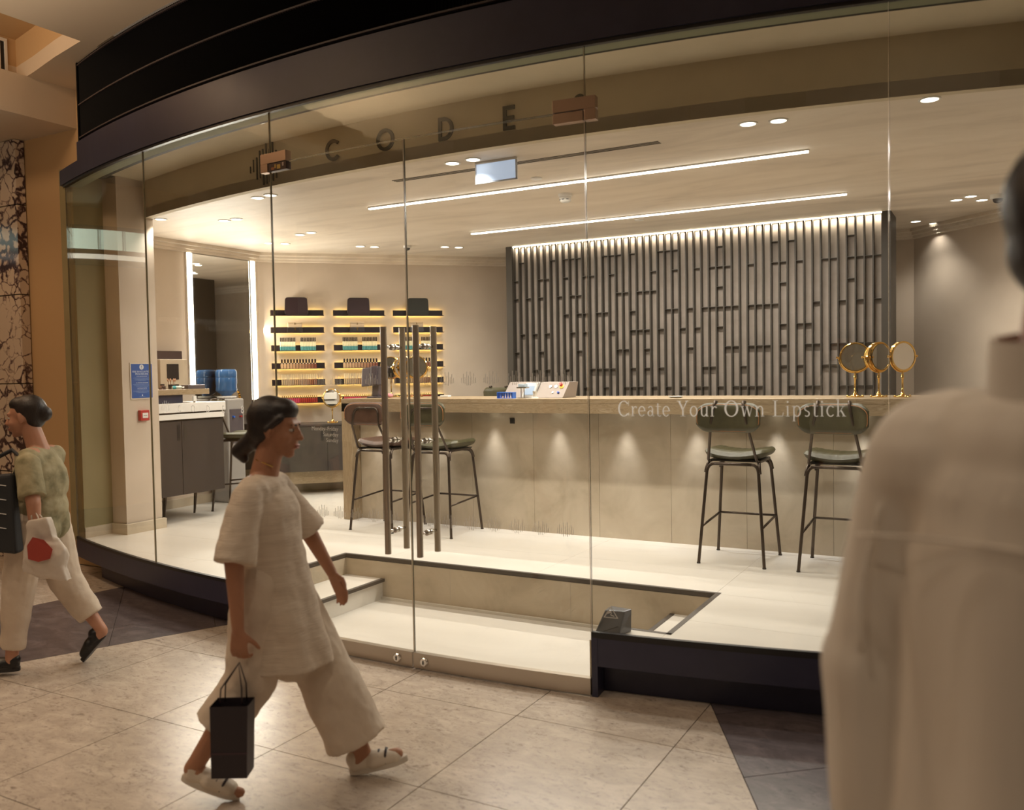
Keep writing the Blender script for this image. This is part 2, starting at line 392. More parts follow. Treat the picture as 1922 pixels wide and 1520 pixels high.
# ---------------------------------------------------------------- fascia above the glass
XR = 2.6
fa = thing('fascia_band', 'dark navy curved metal fascia band running above the glass front', 'fascia', (-2.8, 3.93, 3.22)); O = (-2.8, 3.93, 3.22)
MB().strip(-6.74, XR, (RG-.10, RG+.03), (3.205, 3.325), 60).build('lower_band', navy, fa, O)
MB().strip(-6.31, XR, (RG-.10, RG+.022), (3.328, 3.47), 60).build('upper_band', navy, fa, O)
MB().strip(-6.69, XR, (RG-.008, RG+.02), (3.187, 3.205), 60).build('glazing_channel', black, fa, O)
MB().strip(-6.69, XR, (RG-.10, RG-.009), (3.190, 3.204), 60).build('inner_trim', mat('green_grey_putty', (.20, .21, .13), .8), fa, O)
lv = thing('louver_screen', 'black ribbed louver screen curving above the navy fascia', 'louver', (-2.8, 3.93, 3.47)); O = (-2.8, 3.93, 3.47)
mb = MB(); nr = 420; v = []; f = []
for i in range(nr*2+1):
    x = -6.27+(XR+6.27)*i/(nr*2); r = RG+(.012 if i % 2 else -.004); p = arc(x, r); v += [(p.x, p.y, 3.49), (p.x, p.y, 4.07)]
for i in range(nr*2): f.append((2*i, 2*i+2, 2*i+3, 2*i+1))
mb.add(v, f); mb.build('ribbed_sheet', louv, lv, O)
rail_m = mat('dark_rail', (.05, .038, .040), .5)
for z in (3.495, 3.745, 4.05): MB().strip(-6.272, XR, (RG-.01, RG+.019), (z-.005, z+.005), 60).build('rail', rail_m, lv, O)
MB().strip(-6.275, -6.255, (RG-.15, RG+.02), (3.47, 4.07), 2).build('end_plate', louv, lv, O)
MB().strip(-6.27, XR, (RG-.15, RG-.12), (3.2, 4.07), 60).build('backing', louv, lv, O)

# lit fascia of the shop across, beyond the left edge of the picture; the left panes mirror it
lx_ = thing('lightbox_fascia', 'pale lit fascia of the shop opposite, mirrored in the left panes', 'light box', (-10.6, 3.8, 3.1)); O = (-10.6, 3.8, 3.1)
MB().box(-10.75, -10.56, 2.75, 4.82, 3.03, 3.50).build('casing', plast_d, lx_, O)
for k in range(3): MB().box(-10.56, -10.55, 2.80+k*.67, 3.45+k*.67, 3.21, 3.45).build('light_panel', mat('light_panel', (.80, 1, .86), .5, emit=1.1), lx_, O)
MB().box(-10.56, -10.55, 2.80, 4.80, 3.09, 3.15).build('lower_strip', mat('light_strip_pale', (1, .97, .85), .5, emit=1.3), lx_, O)
struct(MB().box(-10.9, -10.76, -2, 4.88, 0, 4.07).build('wall_opposite', orange_w))

# ---------------------------------------------------------------- raised shop floor, base, pit
pb = MB()
pb.strip(-6.70, -3.84, (RG-.16, RG+.01), (.155, .296), 30).strip(-1.765, XR, (RG-.16, RG+.01), (.155, .296), 30)
pb.strip(-6.45, -3.84, (RG-.2, RG-.10), (0, .155), 30).strip(-1.765, XR, (RG-.2, RG-.10), (0, .155), 30)
pb.strip(-1.765, -1.735, (RG-.2, RG+.012), (0, .297), 2).strip(-3.87, -3.84, (RG-.2, RG+.012), (0, .297), 2)
struct(pb.build('trim_3', navy))
struct(MB().strip(-6.70, -3.84, (RG-.012, RG+.012), (.296, .318), 30).strip(-1.765, XR, (RG-.012, RG+.012), (.296, .325), 30).build('trim_4', black))
PX0, PX1, PY1 = -4.21, -1.45, 5.05
fl = MB()  # substrate below the pale slabs
fl.box(-7.6, PX0-.001, 4.9, 10, .0, .285).box(PX1+.001, 2.0, 4.95, 10, 0, .285).box(PX0-.001, PX1+.001, PY1+.001, 10, 0, .285)
fl = struct(fl.build('floor_platform', grout))
hc = [halfp(a_, b_) for a_, b_ in zip(arcpts(-6.7, 2.6, 36, RG-.013)[:-1], arcpts(-6.7, 2.6, 36, RG-.013)[1:])]
sx, sy = 1.2, .6
for i in range(-7, 5):
    for j in range(0, 11):
        x, y = PX1+(i)*sx+.35*0, 3.85+j*sy
        cell = [(x, y), (x+sx, y), (x+sx, y+sy), (x, y+sy)]
        for reg in range(5):
            p = cell
            if reg == 0: p = clip(p, 0, 1, PY1)
            elif reg == 1: p = clip(clip(p, 0, -1, -PY1), -1, 0, -PX0)
            elif reg == 2: p = clip(clip(p, 0, -1, -PY1), 1, 0, PX1)
            elif reg == 3: p = clip(clip(clip(p, 0, -1, -4.19), 1, 0, -1.765), -1, 0, -PX1)
            else: p = clip(clip(clip(p, 0, -1, -4.19), 1, 0, PX0), -1, 0, 3.84)
            for h in hc:
                if len(p) < 3: break
                p = clip(p, *h)
            if len(p) < 3 or parea(p) < 1e-3: continue
            p = clip(p, 1, 0, -7.3); p = clip(p, -1, 0, -1.78) if len(p) > 2 else p; p = clip(p, 0, -1, -9.9) if len(p) > 2 else p
            if len(p) < 3: continue
            p = shrink(p, .0008)
            if len(p) > 2 and parea(p) > 1e-3: MB().prism(p, .27, PL).build('floor_slab', floor_st, fl)
pit = MB()
pit.box(PX0-.02, PX0, 4.19, PY1, 0, .275).box(PX1, PX1+.02, 4.19, PY1, 0, .275)
pit.box(-4.21, -3.84, 4.17, 4.19, 0, .275).box(-1.765, PX1, 4.17, 4.19, 0, .275)
pit.box(-1.785, -1.765, 3.99, 4.19, 0, .275).box(-3.84, -3.82, 3.99, 4.19, 0, .275)
for x0, x1 in ((-4.21, -3.30), (-3.297, -2.39), (-2.387, -1.45)): pit.box(x0, x1, PY1, PY1+.02, 0, .275)
struct(pit.build('wall_pit', lime))
pf = struct(MB().box(-3.84, -1.77, 3.95, 4.2, -.02, .002).box(-4.21, -1.45, 4.2, PY1, -.02, .002).box(PX0+.0, PX1, 5.03, PY1, .002, .02).build('floor_pit', floor_st))
st = struct(MB().box(-4.21, -3.88, 4.19, 5.05, 0, .15).box(-1.70, -1.45, 4.19, 5.05, 0, .15).build('floor_steps', floor_st))
tb = MB(); t_ = .028
tb.box(PX0-t_, PX1+t_, PY1, PY1+t_, PL-.028, PL+.002).box(PX0-t_, PX0, 4.19, PY1, PL-.028, PL+.002).box(PX1, PX1+t_, 4.165, PY1, PL-.028, PL+.002)
tb.box(-1.765, PX1+t_, 4.165, 4.19, PL-.026, PL+.002).box(-4.21, -3.84, 4.165, 4.19, PL-.026, PL+.002)
tb.box(-3.885, -3.857, 4.19, 5.045, .13, .153).box(-1.725, -1.697, 4.19, 5.045, .13, .153)
struct(tb.build('trim_5', mat('dark_nosing', (.055, .043, .033), .5)))
# corner block beside the door
cb = thing('corner_block', 'small dark grey metal corner block on the floor beside the glass door', 'metal block', (-1.69, 4.06, .30))
MB().add([(-.075, -.065, 0), (.05, -.045, 0), (.07, .08, 0), (-.06, .09, 0), (-.04, .0, .115), (.06, .02, .115), (.075, .075, .115), (-.045, .09, .115)],
         [(0, 3, 2, 1), (4, 5, 6, 7), (0, 1, 5, 4), (1, 2, 6, 5), (2, 3, 7, 6), (3, 0, 4, 7)]).build('body', mat('grey_metal', (.10, .105, .12), .3, .6), cb, bevel=.004)
MB().add([(-.079, -.069, .001), (.052, -.05, .055), (.052, -.046, .055), (-.075, -.066, .001), (-.079, -.069, .004), (.052, -.05, .058), (.052, -.046, .058), (-.075, -.066, .004)],
         [(0, 3, 2, 1), (4, 5, 6, 7), (0, 1, 5, 4), (1, 2, 6, 5), (2, 3, 7, 6), (3, 0, 4, 7)]).build('seam_strip', black, cb)

# ---------------------------------------------------------------- shop shell
WX, CW, BY = -7.3, 14.65, 9.9       # left wall, slanted wall (Y-X=CW), back wall
def wallbox(mb, p, q, t, z0, z1):
    p, q = Vector(p), Vector(q); d_ = (q-p).normalized(); n_ = Vector((-d_.y, d_.x))*t
    return mb.prism([tuple(p), tuple(q), tuple(q+n_), tuple(p+n_)], z0, z1)
cor1 = (WX, CW+WX); cor2 = (BY-CW, BY); cor3 = (-.76, BY); cor4 = (1.78, 7.36)
struct(wallbox(MB(), (WX, 5.25), cor1, .12, 0, 3.35).build('wall_vanity', plaster))
struct(wallbox(MB(), cor1, cor2, .12, 0, 3.35).build('wall_shelf', plaster))
struct(wallbox(MB(), cor2, cor3, .12, 0, 3.35).build('wall_back', plaster))
struct(wallbox(MB(), cor3, cor4, .12, 0, 3.35).build('wall_slanted', plaster))
struct(wallbox(MB(), cor4, (1.78, 4.9), .12, 0, 3.35).build('wall_right', plaster))
struct(MB().box(-6.8, -6.63, 4.64, 4.92, .28, 3.35).build('wall_front', mottled('plaster_painted_dim', [(.3, (.26, .22, .11)), (.7, (.33, .28, .15))], 1.5, 5, .7)))  # plaster darkened and tinted olive: dim light and thick glass put into colour
struct(MB().box(-7.4, -6.453, 4.91, 5.27, .28, 3.35).build('wall_pillar', plaster))
# ceilings
yb = lambda x, R=13.05, xc=-3.05, y0=4.73: y0+R-sqrt(R*R-(x-xc)**2)
xs = [-7.2+i*.3 for i in range(31)]
arcb = [(x, yb(x)) for x in xs]
cm = MB().prism(arcb+[(1.8, 10.1), (-7.5, 10.1), (-7.5, arcb[0][1])], ZC, ZC+.08).build('ceiling_shop', ceil_pl); struct(cm)
bh = MB(); v = []; f = []
for x, y in arcb: v += [(x, y, ZC-.001), (x, y, 3.32), (x, y+.06, 3.32), (x, y+.06, ZC-.001)]
for i in range(len(arcb)-1):
    for k in range(4): f.append((i*4+k, (i+1)*4+k, (i+1)*4+(k+1) % 4, i*4+(k+1) % 4))
bh.add(v, f); struct(bh.build('wall_bulkhead', bulk_pl))
fp = [(p.x, p.y) for p in arcpts(-6.9, 2.3, 30, RG-.05)]
struct(MB().prism(fp+[(2.3, 6.5)]+[(x, y+.03) for x, y in arcb[::-1] if x > -7]+[(-7.0, 5.3)], 3.31, 3.36).build('ceiling_entry', bulk_pl))
# cornice and skirting
def along(path, prof, name, mt_, kind='structure'):
    """sweep a profile [(off,z)] along a path on the room side (right of direction is outside)"""
    n = len(path); v = []; f = []; k = len(prof)
    for i, p in enumerate(path):
        p = Vector(p); ds = []
        if i > 0: ds.append((p-Vector(path[i-1])).normalized())
        if i < n-1: ds.append((Vector(path[i+1])-p).normalized())
        ns = [Vector((dd.y, -dd.x)) for dd in ds]; nn = sum(ns, Vector((0, 0))); nn.normalize(); sc_ = 1/max(.3, nn.dot(ns[0]))
        for o_, z in prof: q = p+nn*o_*sc_; v.append((q.x, q.y, z))
    for i in range(n-1):
        for j in range(k-1): f.append((i*k+j, (i+1)*k+j, (i+1)*k+j+1, i*k+j+1))
    o = MB().add(v, f).build(name, mt_); o['kind'] = kind; return o
path = [(WX, 5.27), cor1, cor2, cor3, cor4, (1.78, 4.95)]
along(path, [(0, 2.90), (.025, 2.905), (.025, 2.93), (.05, 2.935), (.05, 2.962), (.078, 2.967), (.078, 3.0)], 'trim_6', ceil_pl)
along(path, [(.001, .30), (.014, .30), (.014, .385), (.001, .39)], 'baseboard_back', lime)
along([(-6.635, 4.64), (-6.635, 4.905), (-6.44, 4.905), (-6.44, 5.28), (-7.2, 5.28)][::1], [(.0, .30), (.014, .30), (.014, .385), (.0, .39)], 'baseboard_left', lime)

# ---------------------------------------------------------------- glass front
def pane_panel(name, x0, x1, z0, z1, parent, O, n=10):
    g = .0022
    mb = MB(); t = .006
    v = []; f = []
    for i in range(n+1):
        x = x0+g+(x1-x0-2*g)*i/n
        for r, z in ((RG+t, z0), (RG+t, z1), (RG-t, z1), (RG-t, z0)):
            p = arc(x, r); v.append((p.x, p.y, z))
    for i in range(n):
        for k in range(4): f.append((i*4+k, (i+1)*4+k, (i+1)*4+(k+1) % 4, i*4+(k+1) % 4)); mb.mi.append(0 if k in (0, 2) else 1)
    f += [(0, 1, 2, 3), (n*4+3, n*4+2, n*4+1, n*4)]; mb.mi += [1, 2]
    mb.v = v; mb.f = f
    return mb.build(name, [glass, glass_edge, glass_edge_l], parent, O)
seams = [-6.69, -5.21, -3.82]
k = 1
for x0, x1 in ((-6.69, -5.21), (-5.21, -3.82), (-1.765, -.42), (-.42, .95), (.95, 2.3)):
    struct(pane_panel('window_%d' % k, x0, x1, .30, 3.19, None, None)); k += 1
struct(pane_panel('window_%d' % k, -3.82, -1.765, 2.886, 3.19, None, None, 14))
def wave_mark(xc_, zc_, mt_, parent, s=1.0, O=(0, 0, 0)):
    hs = [.030, .056, .040, .084, .058, .084, .044, .060, .030]
    mb = MB()
    for i, h in enumerate(hs):
        x = xc_+(i-4)*.0110*s; h *= .9; dz = (.006 if i % 2 else -.004)*s
        p, q = arc(x-.0014*s, RG+.0068), arc(x+.0014*s, RG+.0068); z0, z1 = zc_-h*s*.5+dz, zc_+h*s*.5+dz
        mb.add([(p.x, p.y, z0), (q.x, q.y, z0), (q.x, q.y, z1), (p.x, p.y, z1), (p.x, p.y-.0006, z0), (q.x, q.y-.0006, z0), (q.x, q.y-.0006, z1), (p.x, p.y-.0006, z1)],
               [(0, 1, 2, 3), (4, 7, 6, 5), (0, 4, 5, 1), (1, 5, 6, 2), (2, 6, 7, 3), (3, 7, 4, 0)])
    return mb.build('wave_decal', mt_, parent, O)
lock_m = steel
for di, (x0, x1, hx, lx) in enumerate(((-3.82, -2.811, -2.91, -2.915), (-2.809, -1.767, -2.70, -2.735))):
    O = (0.5*(x0+x1), 3.94, 0)
    dr = struct(thing('door_%d' % (di+1), None, None, O))
    pane_panel('pane', x0, x1, .09, 2.88, dr, O, 10)
    MB().strip(x0+.004, x1-.004, (RG-.018, RG+.018), (.008, .092), 12).build('bottom_rail', steel, dr, O)
    p = arc(lx, RG+.018)
    lk = MB().lathe([(.026, 0), (.026, -.006), (.020, -.012), (.0001, -.012)], (p.x, p.y, .048), 20, 'y').build('lock', chrome, dr, O, smooth='auto')
    MB().box(p.x-.003, p.x+.003, p.y-.0145, p.y-.0115, .038, .058).build('keyhole', black, lk, O)
    for side, r_ in ((1, RG+.085), (-1, RG-.085)):
        q = arc(hx, r_)
        hd = MB().tube([(q.x, q.y, .64), (q.x, q.y, 1.875)], .0175, 16).build('handle', steel, dr, O, smooth='auto')
        for z in (.76, 1.257, 1.765):
            e = arc(hx, RG+side*.006); MB().tube([(e.x, e.y, z), (q.x, q.y, z)], .008, 10).build('standoff', chrome, hd, O, smooth=True)
            MB().tube([(e.x, e.y, z), (e.x*.8+q.x*.2, e.y*.8+q.y*.2, z)], .016, 14).build('collar', chrome, hd, O, smooth='auto')
    n = 7
    for i in range(n):
        x = x0+.085+i*(x1-x0-.11)/n+.03
        wave_mark(x, 1.583, vinyl_g, dr, .95, O); wave_mark(x, .822, vinyl_g, dr, .95, O)
# patch fittings
copper = mat('satin_copper_fitting', (.46, .33, .25), .32, .85)
for nm_, x0, x1, ex, lab in (('l', -3.885, -3.665, -3.82, 'coppery satin metal hinge fitting at the left top corner of the glass doors'),
                        ('r', -1.925, -1.705, -1.765, 'satin metal hinge fitting at the right top corner, over the dark letter')):
    O = ((x0+x1)/2, 3.96, 2.88); ft = thing('patch_fitting', lab, 'door fitting', O, 'hinge fittings of the glass doors')
    if nm_ == 'l':
        up_ = MB().strip(x0, x1, (RG-.022, RG+.022), (2.884, 2.945), 3).strip(x0, ex-.003, (RG-.022, RG+.022), (2.835, 2.884), 2)
        lo_ = MB().strip(ex+.003, x1, (RG-.02, RG+.02), (2.835, 2.880), 2)
    else:
        up_ = MB().strip(x0, x1, (RG-.022, RG+.022), (2.884, 2.945), 3).strip(ex+.003, x1, (RG-.022, RG+.022), (2.83, 2.884), 2)
        lo_ = MB().strip(x0, ex-.003, (RG-.02, RG+.02), (2.83, 2.880), 2)
    up_.build('upper_clamp', copper, ft, O, bevel=.002); l_ = lo_.build('lower_clamp', copper, ft, O, bevel=.002)
    if nm_ == 'l':
        e = arc(-3.74, RG+.021)
        for k, (dx, w_, z0, z1, cc_) in enumerate(((-.05, .025, 2.842, 2.857, (.30, .10, .03)), (-.02, .01, 2.85, 2.872, (.45, .28, .05)), (.0, .035, 2.843, 2.868, (.45, .30, .05)), (.045, .012, 2.855, 2.876, (.4, .32, .28)))):
            a_ = arc(-3.74+dx, RG+.0215); MB().box(a_.x, a_.x+w_, a_.y-.0007, a_.y+.001, z0, z1).build('mark', mat('fit_%d' % k, cc_, .5), l_, O)
        l_.data.materials[0] = mat('dark_fitting', (.06, .035, .03), .4, .5)

# ---------------------------------------------------------------- lettering
def ringpts(cx, cz, ro, ri, a0, a1, n=28, sx=1.0):
    v = []; f = []
    for i in range(n+1):
        a = radians(a0+(a1-a0)*i/n); v += [(cx+ro*cos(a)*sx, cz+ro*sin(a)), (cx+ri[0]*cos(a) if isinstance(ri, tuple) else cx+ri*cos(a)*sx, cz+(ri[1] if isinstance(ri, tuple) else ri)*sin(a))]
    for i in range(n): f.append((2*i, 2*i+2, 2*i+3, 2*i+1))
    return v, f
def glyph2(ch, h=1.0, t=.15):
    """geometric sans glyphs as 2-D quads: width returned"""
    V = []; F = []
    def q(x0, x1, z0, z1):
        n = len(V); V.extend([(x0, z0), (x1, z0), (x1, z1), (x0, z1)]); F.append((n, n+1, n+2, n+3))
    def ring(cx, cz, ro, ri, a0, a1, n=28, sx=1):
        v, f = ringpts(cx, cz, ro, ri, a0, a1, n, sx); k = len(V); V.extend(v); F.extend([tuple(i+k for i in g) for g in f])
    r = .5
    if ch == 'C': ring(.5, .5, r, r-t, 45, 315)
    elif ch == 'O': ring(.5, .5, r, r-t, 0, 360, 36)
    elif ch == 'D': q(.1, .1+t, 0, 1); q(.1+t, .36, 0, t); q(.1+t, .36, 1-t, 1); ring(.36, .5, r, r-t, -90, 90, 24)
    elif ch == 'E': q(.15, .15+t, 0, 1); q(.15+t, .7, 0, t); q(.15+t, .7, 1-t, 1); q(.15+t, .66, .5-t/2, .5+t/2)
    elif ch == '8': ring(.42, .74, .26, .26-t, 0, 360, 28); ring(.42, .29, .29, .29-t, 0, 360, 28)
    return [(x*h, z*h) for x, z in V], F
def extrude2(V, F, mp, th, name, mt_, parent=None, O=None):
    """put 2-D quads on a surface: mp(x,z,depth)->3-D"""
    n = len(V); v = [mp(x, z, 0) for x, z in V]+[mp(x, z, th) for x, z in V]
    f = [tuple(reversed(g)) for g in F]+[tuple(i+n for i in g) for g in F]
    ed = {}
    for g in F:
        for i in range(len(g)):
            e = (g[i], g[(i+1) % len(g)]); ed[e] = 1
    for (a, b) in ed:
        if (b, a) not in ed: f.append((a, b, b+n, a+n))
    return MB().add(v, f).build(name, mt_, parent, O)
def on_glass(x0, z0):
    def mp(x, z, dd):
        p = arc(x0+x, RG+.0066+dd); return (p.x, p.y, z0+z)
    return mp
def on_bulk(x0, z0):
    def mp(x, z, dd): return (x0+x, yb(x0+x)-.001-dd, z0+z)
    return mp
sg = thing('shop_sign', 'large dark spaced letters and bars on the bulkhead above the doors', 'sign', (-3.2, 4.73, 3.08)); O = (-3.2, 4.73, 3.08)
for ch, cx in (('C', -4.0), ('O', -3.53), ('D', -3.05), ('E', -2.60), ('8', -2.14)):
    V, F = glyph2(ch, .145, .155); wd = max(x for x, z in V)+min(x for x, z in V)
    extrude2(V, F, on_bulk(cx-wd/2, 3.083), .012, 'letter', letter_d, sg, O)
for i, h in enumerate((.05, .09, .16, .20, .26, .30, .24, .28, .20, .12, .06)):
    x = -4.86+i*.036; w_ = .004 if i in (0, 1, 9, 10) else .010
    extrude2([(x, -h/2), (x+w_, -h/2), (x+w_, h/2), (x, h/2)], [(0, 1, 2, 3)], on_bulk(0, 3.158+(.012 if i % 2 else -.012)), .010, 'bar', letter_d, sg, O)
dc = thing('window_lettering', 'small white spaced letters with a bar emblem on the left glass pane', 'lettering', (-4.6, 4.07, 1.40)); O = (-4.6, 4.07, 1.40)
for ch, cx in (('C', -4.82), ('O', -4.66), ('D', -4.49), ('E', -4.325), ('8', -4.135)):
    V, F = glyph2(ch, .046, .11); wd = max(x for x, z in V)+min(x for x, z in V)
    extrude2(V, F, on_glass(cx-wd/2, 1.390), .0006, 'letter', vinyl_w, dc, O)
wave_mark(-5.0, 1.415, vinyl_w, dc, 1.1, O)

def serif_glyph(ch):
    """book serif letters in units of the cap height; returns V,F,advance"""
    V = []; F = []; S, T = .125, .052      # stem, thin
    def q(pts): n = len(V); V.extend(pts); F.append((n, n+1, n+2, n+3))
    def rect(x0, x1, z0, z1): q([(x0, z0), (x1, z0), (x1, z1), (x0, z1)])
    def serif(cx, z, w_=.15): rect(cx-w_, cx+w_, z, z+.03)
    def arcst(cx, cz, rx, rz, a0, a1, n=22, ts=S, tt=T):   # contrast stroke: thick at the sides
        k = len(V)
        for i in range(n+1):
            a = radians(a0+(a1-a0)*i/n); ix, iz = rx-ts, rz-tt
            V.extend([(cx+rx*cos(a), cz+rz*sin(a)), (cx+ix*cos(a), cz+iz*sin(a))])
        for i in range(n): F.append((k+2*i, k+2*i+2, k+2*i+3, k+2*i+1))
    def slant(x0, z0, x1, z1, w_): q([(x0-w_/2, z0), (x0+w_/2, z0), (x1+w_/2, z1), (x1-w_/2, z1)])
    X = .66
    if ch == 'C': arcst(.42, .5, .40, .52, 38, 322, 30); rect(.73, .76, .70, .98); rect(.73, .765, .04, .24); return V, F, .84
    if ch == 'O': arcst(.45, .5, .43, .52, 0, 360, 40); return V, F, .98
    if ch == 'Y': slant(.36, .42, .12, .98, S); slant(.36, .42, .62, .98, T*1.3); rect(.31, .415, 0, .44); serif(.36, 0, .17); serif(.12, .97, .14); serif(.62, .97, .11); return V, F, .74
    if ch == 'L': rect(.11, .215, 0, 1); serif(.165, 0, .15); serif(.165, .97, .15); rect(.2, .62, 0, .035); slant(.60, .0, .64, .25, .035); return V, F, .72
    if ch == 'o': arcst(.25, X/2, .25, X/2+.015, 0, 360, 30, .085); return V, F, .57
    if ch == 'c': arcst(.25, X/2, .25, X/2+.015, 42, 318, 24, .085); return V, F, .49
    if ch == 'e': arcst(.24, X/2, .24, X/2+.015, 0, 318, 26, .08); rect(.07, .47, X/2, X/2+.032); return V, F, .53
    if ch in 'rn':
        rect(.07, .155, 0, X); serif(.115, 0, .11); rect(.0, .1, X-.05, X-.02)
        if ch == 'r': arcst(.30, .40, .17, .26, 50, 160, 10, .05, .06); V_ = ringpts(.365, .575, .052, 0.001, 0, 360, 12); k = len(V); V.extend(V_[0]); F.extend([tuple(i+k for i in g) for g in V_[1]]); return V, F, .42
        arcst(.31, .44, .19, .225, 0, 165, 14, .085, .05); rect(.415, .50, 0, .45); serif(.46, 0, .11); return V, F, .62
    if ch == 'u': rect(.07, .155, .2, X); arcst(.26, .22, .19, .23, 180, 345, 14, .085, .045); rect(.40, .485, 0, X); rect(.0, .1, X-.03, X); rect(.33, .42, X-.03, X); rect(.46, .55, 0, .03); return V, F, .60
    if ch == 'w':
        slant(.20, 0, .06, X, .085); slant(.20, 0, .36, X, .032); slant(.52, 0, .36, X, .085); slant(.52, 0, .68, X, .032)
        serif(.07, X-.03, .10); serif(.36, X-.03, .09); serif(.67, X-.03, .09); return V, F, .78
    if ch == 'i': rect(.07, .155, 0, X); serif(.115, 0, .11); rect(.0, .1, X-.05, X-.02); v, f = ringpts(.115, .90, .058, .001, 0, 360, 14); k = len(V); V.extend(v); F.extend([tuple(i+k for i in g) for g in f]); return V, F, .30
    if ch == 'p': rect(.07, .155, -.28, X); serif(.115, -.30, .11); rect(.0, .1, X-.05, X-.02); arcst(.29, X/2, .24, X/2+.015, -150, 150, 26, .085); return V, F, .60
    if ch == 't': rect(.10, .185, .1, .84); rect(.02, .34, X-.03, X); arcst(.25, .13, .15, .145, 180, 320, 10, .07, .045); return V, F, .38
    if ch == 'a': arcst(.22, .47, .17, .205, 20, 160, 12, .07, .05); rect(.315, .395, .07, .52); arcst(.20, .19, .18, .20, 20, 345, 20, .075, .04); rect(.36, .47, .0, .05); return V, F, .50
    if ch == 's': arcst(.20, .50, .16, .175, 40, 270, 16, .07, .055); arcst(.20, .17, .17, .185, -140, 90, 16, .07, .055); return V, F, .44
    if ch == 'k': rect(.07, .155, 0, 1.03); serif(.115, 0, .11); rect(.0, .1, 1.0, 1.03); slant(.155+.03, .27, .42, X-.02, .035); slant(.48, 0, .27, .38, .095); serif(.45, 0, .12); serif(.42, X-.03, .09); return V, F, .60
    return V, F, .40
slg = thing('window_slogan', 'white serif vinyl lettering on the glass right of the doors', 'lettering', (-1.1, 4.06, 1.396)); O = (-1.1, 4.06, 1.396)
word = 'Create Your Own Lipstick'; track = .07
tot = sum((.40 if c == ' ' else serif_glyph(c)[2])+track for c in word)
hh = .073; sc_ = (1.052/hh)/tot
x = -1.617
for c in word:
    if c == ' ': x += (.30+track)*hh*sc_; continue
    V, F, adv = serif_glyph(c)
    extrude2([(a*hh*sc_, b*hh) for a, b in V], F, on_glass(x, 1.396), .0006, 'letter', vinyl_w, slg, O)
    x += (adv+track)*hh*sc_
_tc = {}
def text_mesh(s, size):
    cu = bpy.data.curves.new('t', 'FONT'); cu.body = s; cu.size = size; cu.resolution_u = 2
    ob = bpy.data.objects.new('t', cu); COL.objects.link(ob); bpy.context.view_layer.update()
    me = bpy.data.meshes.new_from_object(ob.evaluated_get(bpy.context.evaluated_depsgraph_get()))
    bpy.data.objects.remove(ob); V = [(v.co.x, v.co.y) for v in me.vertices]; F = [tuple(p.vertices) for p in me.polygons]
    bpy.data.meshes.remove(me); bpy.data.curves.remove(cu); return V, F
def put_text(s, size, mp, name, mt_, parent, O, align='l', th=.0005):
    V, F = text_mesh(s, size)
    if not V: return
    xs_ = [v[0] for v in V]; off = {'l': 0, 'c': -(max(xs_)+min(xs_))/2, 'r': -max(xs_)}[align]
    return extrude2([(x+off, z) for x, z in V], F, mp, th, name, mt_, parent, O)
oh = thing('opening_hours', 'small faint grey list of weekdays on the left glass door', 'lettering', (-3.4, 3.95, 1.27)); O = (-3.4, 3.95, 1.27)
for s_, z in (('Monday\u2013Friday', 1.298), ('Saturday', 1.265), ('Sunday', 1.232)):
    put_text(s_, .034, on_glass(-3.315, z), 'text_line', vinyl_g, oh, O, 'r')
ct = thing('camera_notice', 'small grey triangle with a camera drawing on the glass near the floor', 'sticker', (-1.665, 3.987, .40)); O = (-1.665, 3.987, .40)
mp_g = on_glass(-1.665, .403)
def tri(s): return [(-s*.5, 0), (s*.5, 0), (0, s*.8)]
o_, i_ = tri(.075), [(x*.8, .0035+z*.8) for x, z in tri(.075)]
extrude2(o_+i_, [(0, 1, 4, 3), (1, 2, 5, 4), (2, 0, 3, 5)], mp_g, .0005, 'border', vinyl_g, ct, O)
extrude2([(-.018, .018), (.004, .028), (.000, .038), (-.022, .028), (.0, .012), (.018, .008), (.018, .011), (.003, .016), (-.004, .014), (.0, .014), (.006, .026), (.001, .024)], [(0, 1, 2, 3), (4, 5, 6, 7), (8, 9, 10, 11)], mp_g, .0005, 'camera_drawing', vinyl_g, ct, O)

# ---------------------------------------------------------------- counter
cx1 = .35
ctr = thing('bar_counter', 'long travertine bar counter with pale limestone front panels', 'counter', (-2.5, 6.6, PL)); O = (-2.5, 6.6, PL)
MB().box(-5.24, cx1, 6.27, 7.0, 1.362, 1.40).build('counter_top', trav, ctr, O, bevel=.003)
MB().box(-5.24, cx1, 6.27, 6.31, 1.285, 1.362).build('apron', trav, ctr, O)
MB().box(-5.24, -5.13, 6.27, 7.0, PL, 1.362).build('side_leg', trav_leg, ctr, O, bevel=.003)
MB().box(-5.13, cx1, 6.43, 6.50, PL, 1.36).build('core', grout, ctr, O)
MB().box(-5.13, cx1, 6.31, 6.43, 1.30, 1.362).build('soffit', slat_dark, ctr, O)
xp = [-5.13, -4.51, -3.93, -3.34, -2.76, -2.17, -1.60, -1.0, -.42, .0, cx1]
for a_, b_ in zip(xp[:-1], xp[1:]): MB().box(a_+.001, b_-.001, 6.40, 6.43, PL, 1.30).build('front_panel', lime, ctr, O)
sk = MB().box(-3.555, -3.512, 6.392, 6.40, 1.19, 1.235).build('socket', mat('black_socket', (.02, .015, .012), .3), ctr, O, bevel=.002); sk['label'] = 'small black socket plate'
MB().box(-3.545, -3.522, 6.3905, 6.392, 1.20, 1.225).build('socket_face', black, sk, O)
for lx in (-4.88, -4.28, -3.70, -3.10, -2.52, -1.96, -1.38, -.8, -.2):
    MB().lathe([(.018, 0), (.018, .006), (.0001, .006)], (lx, 6.345, 1.292), 14).build('puck_light', lamp_m, ctr, O)
    spot('counter_light', (lx, 6.325, 1.283), 16.0, (.96, .95, 1), radians(54), 1.0, .03, (0, 0, 0))

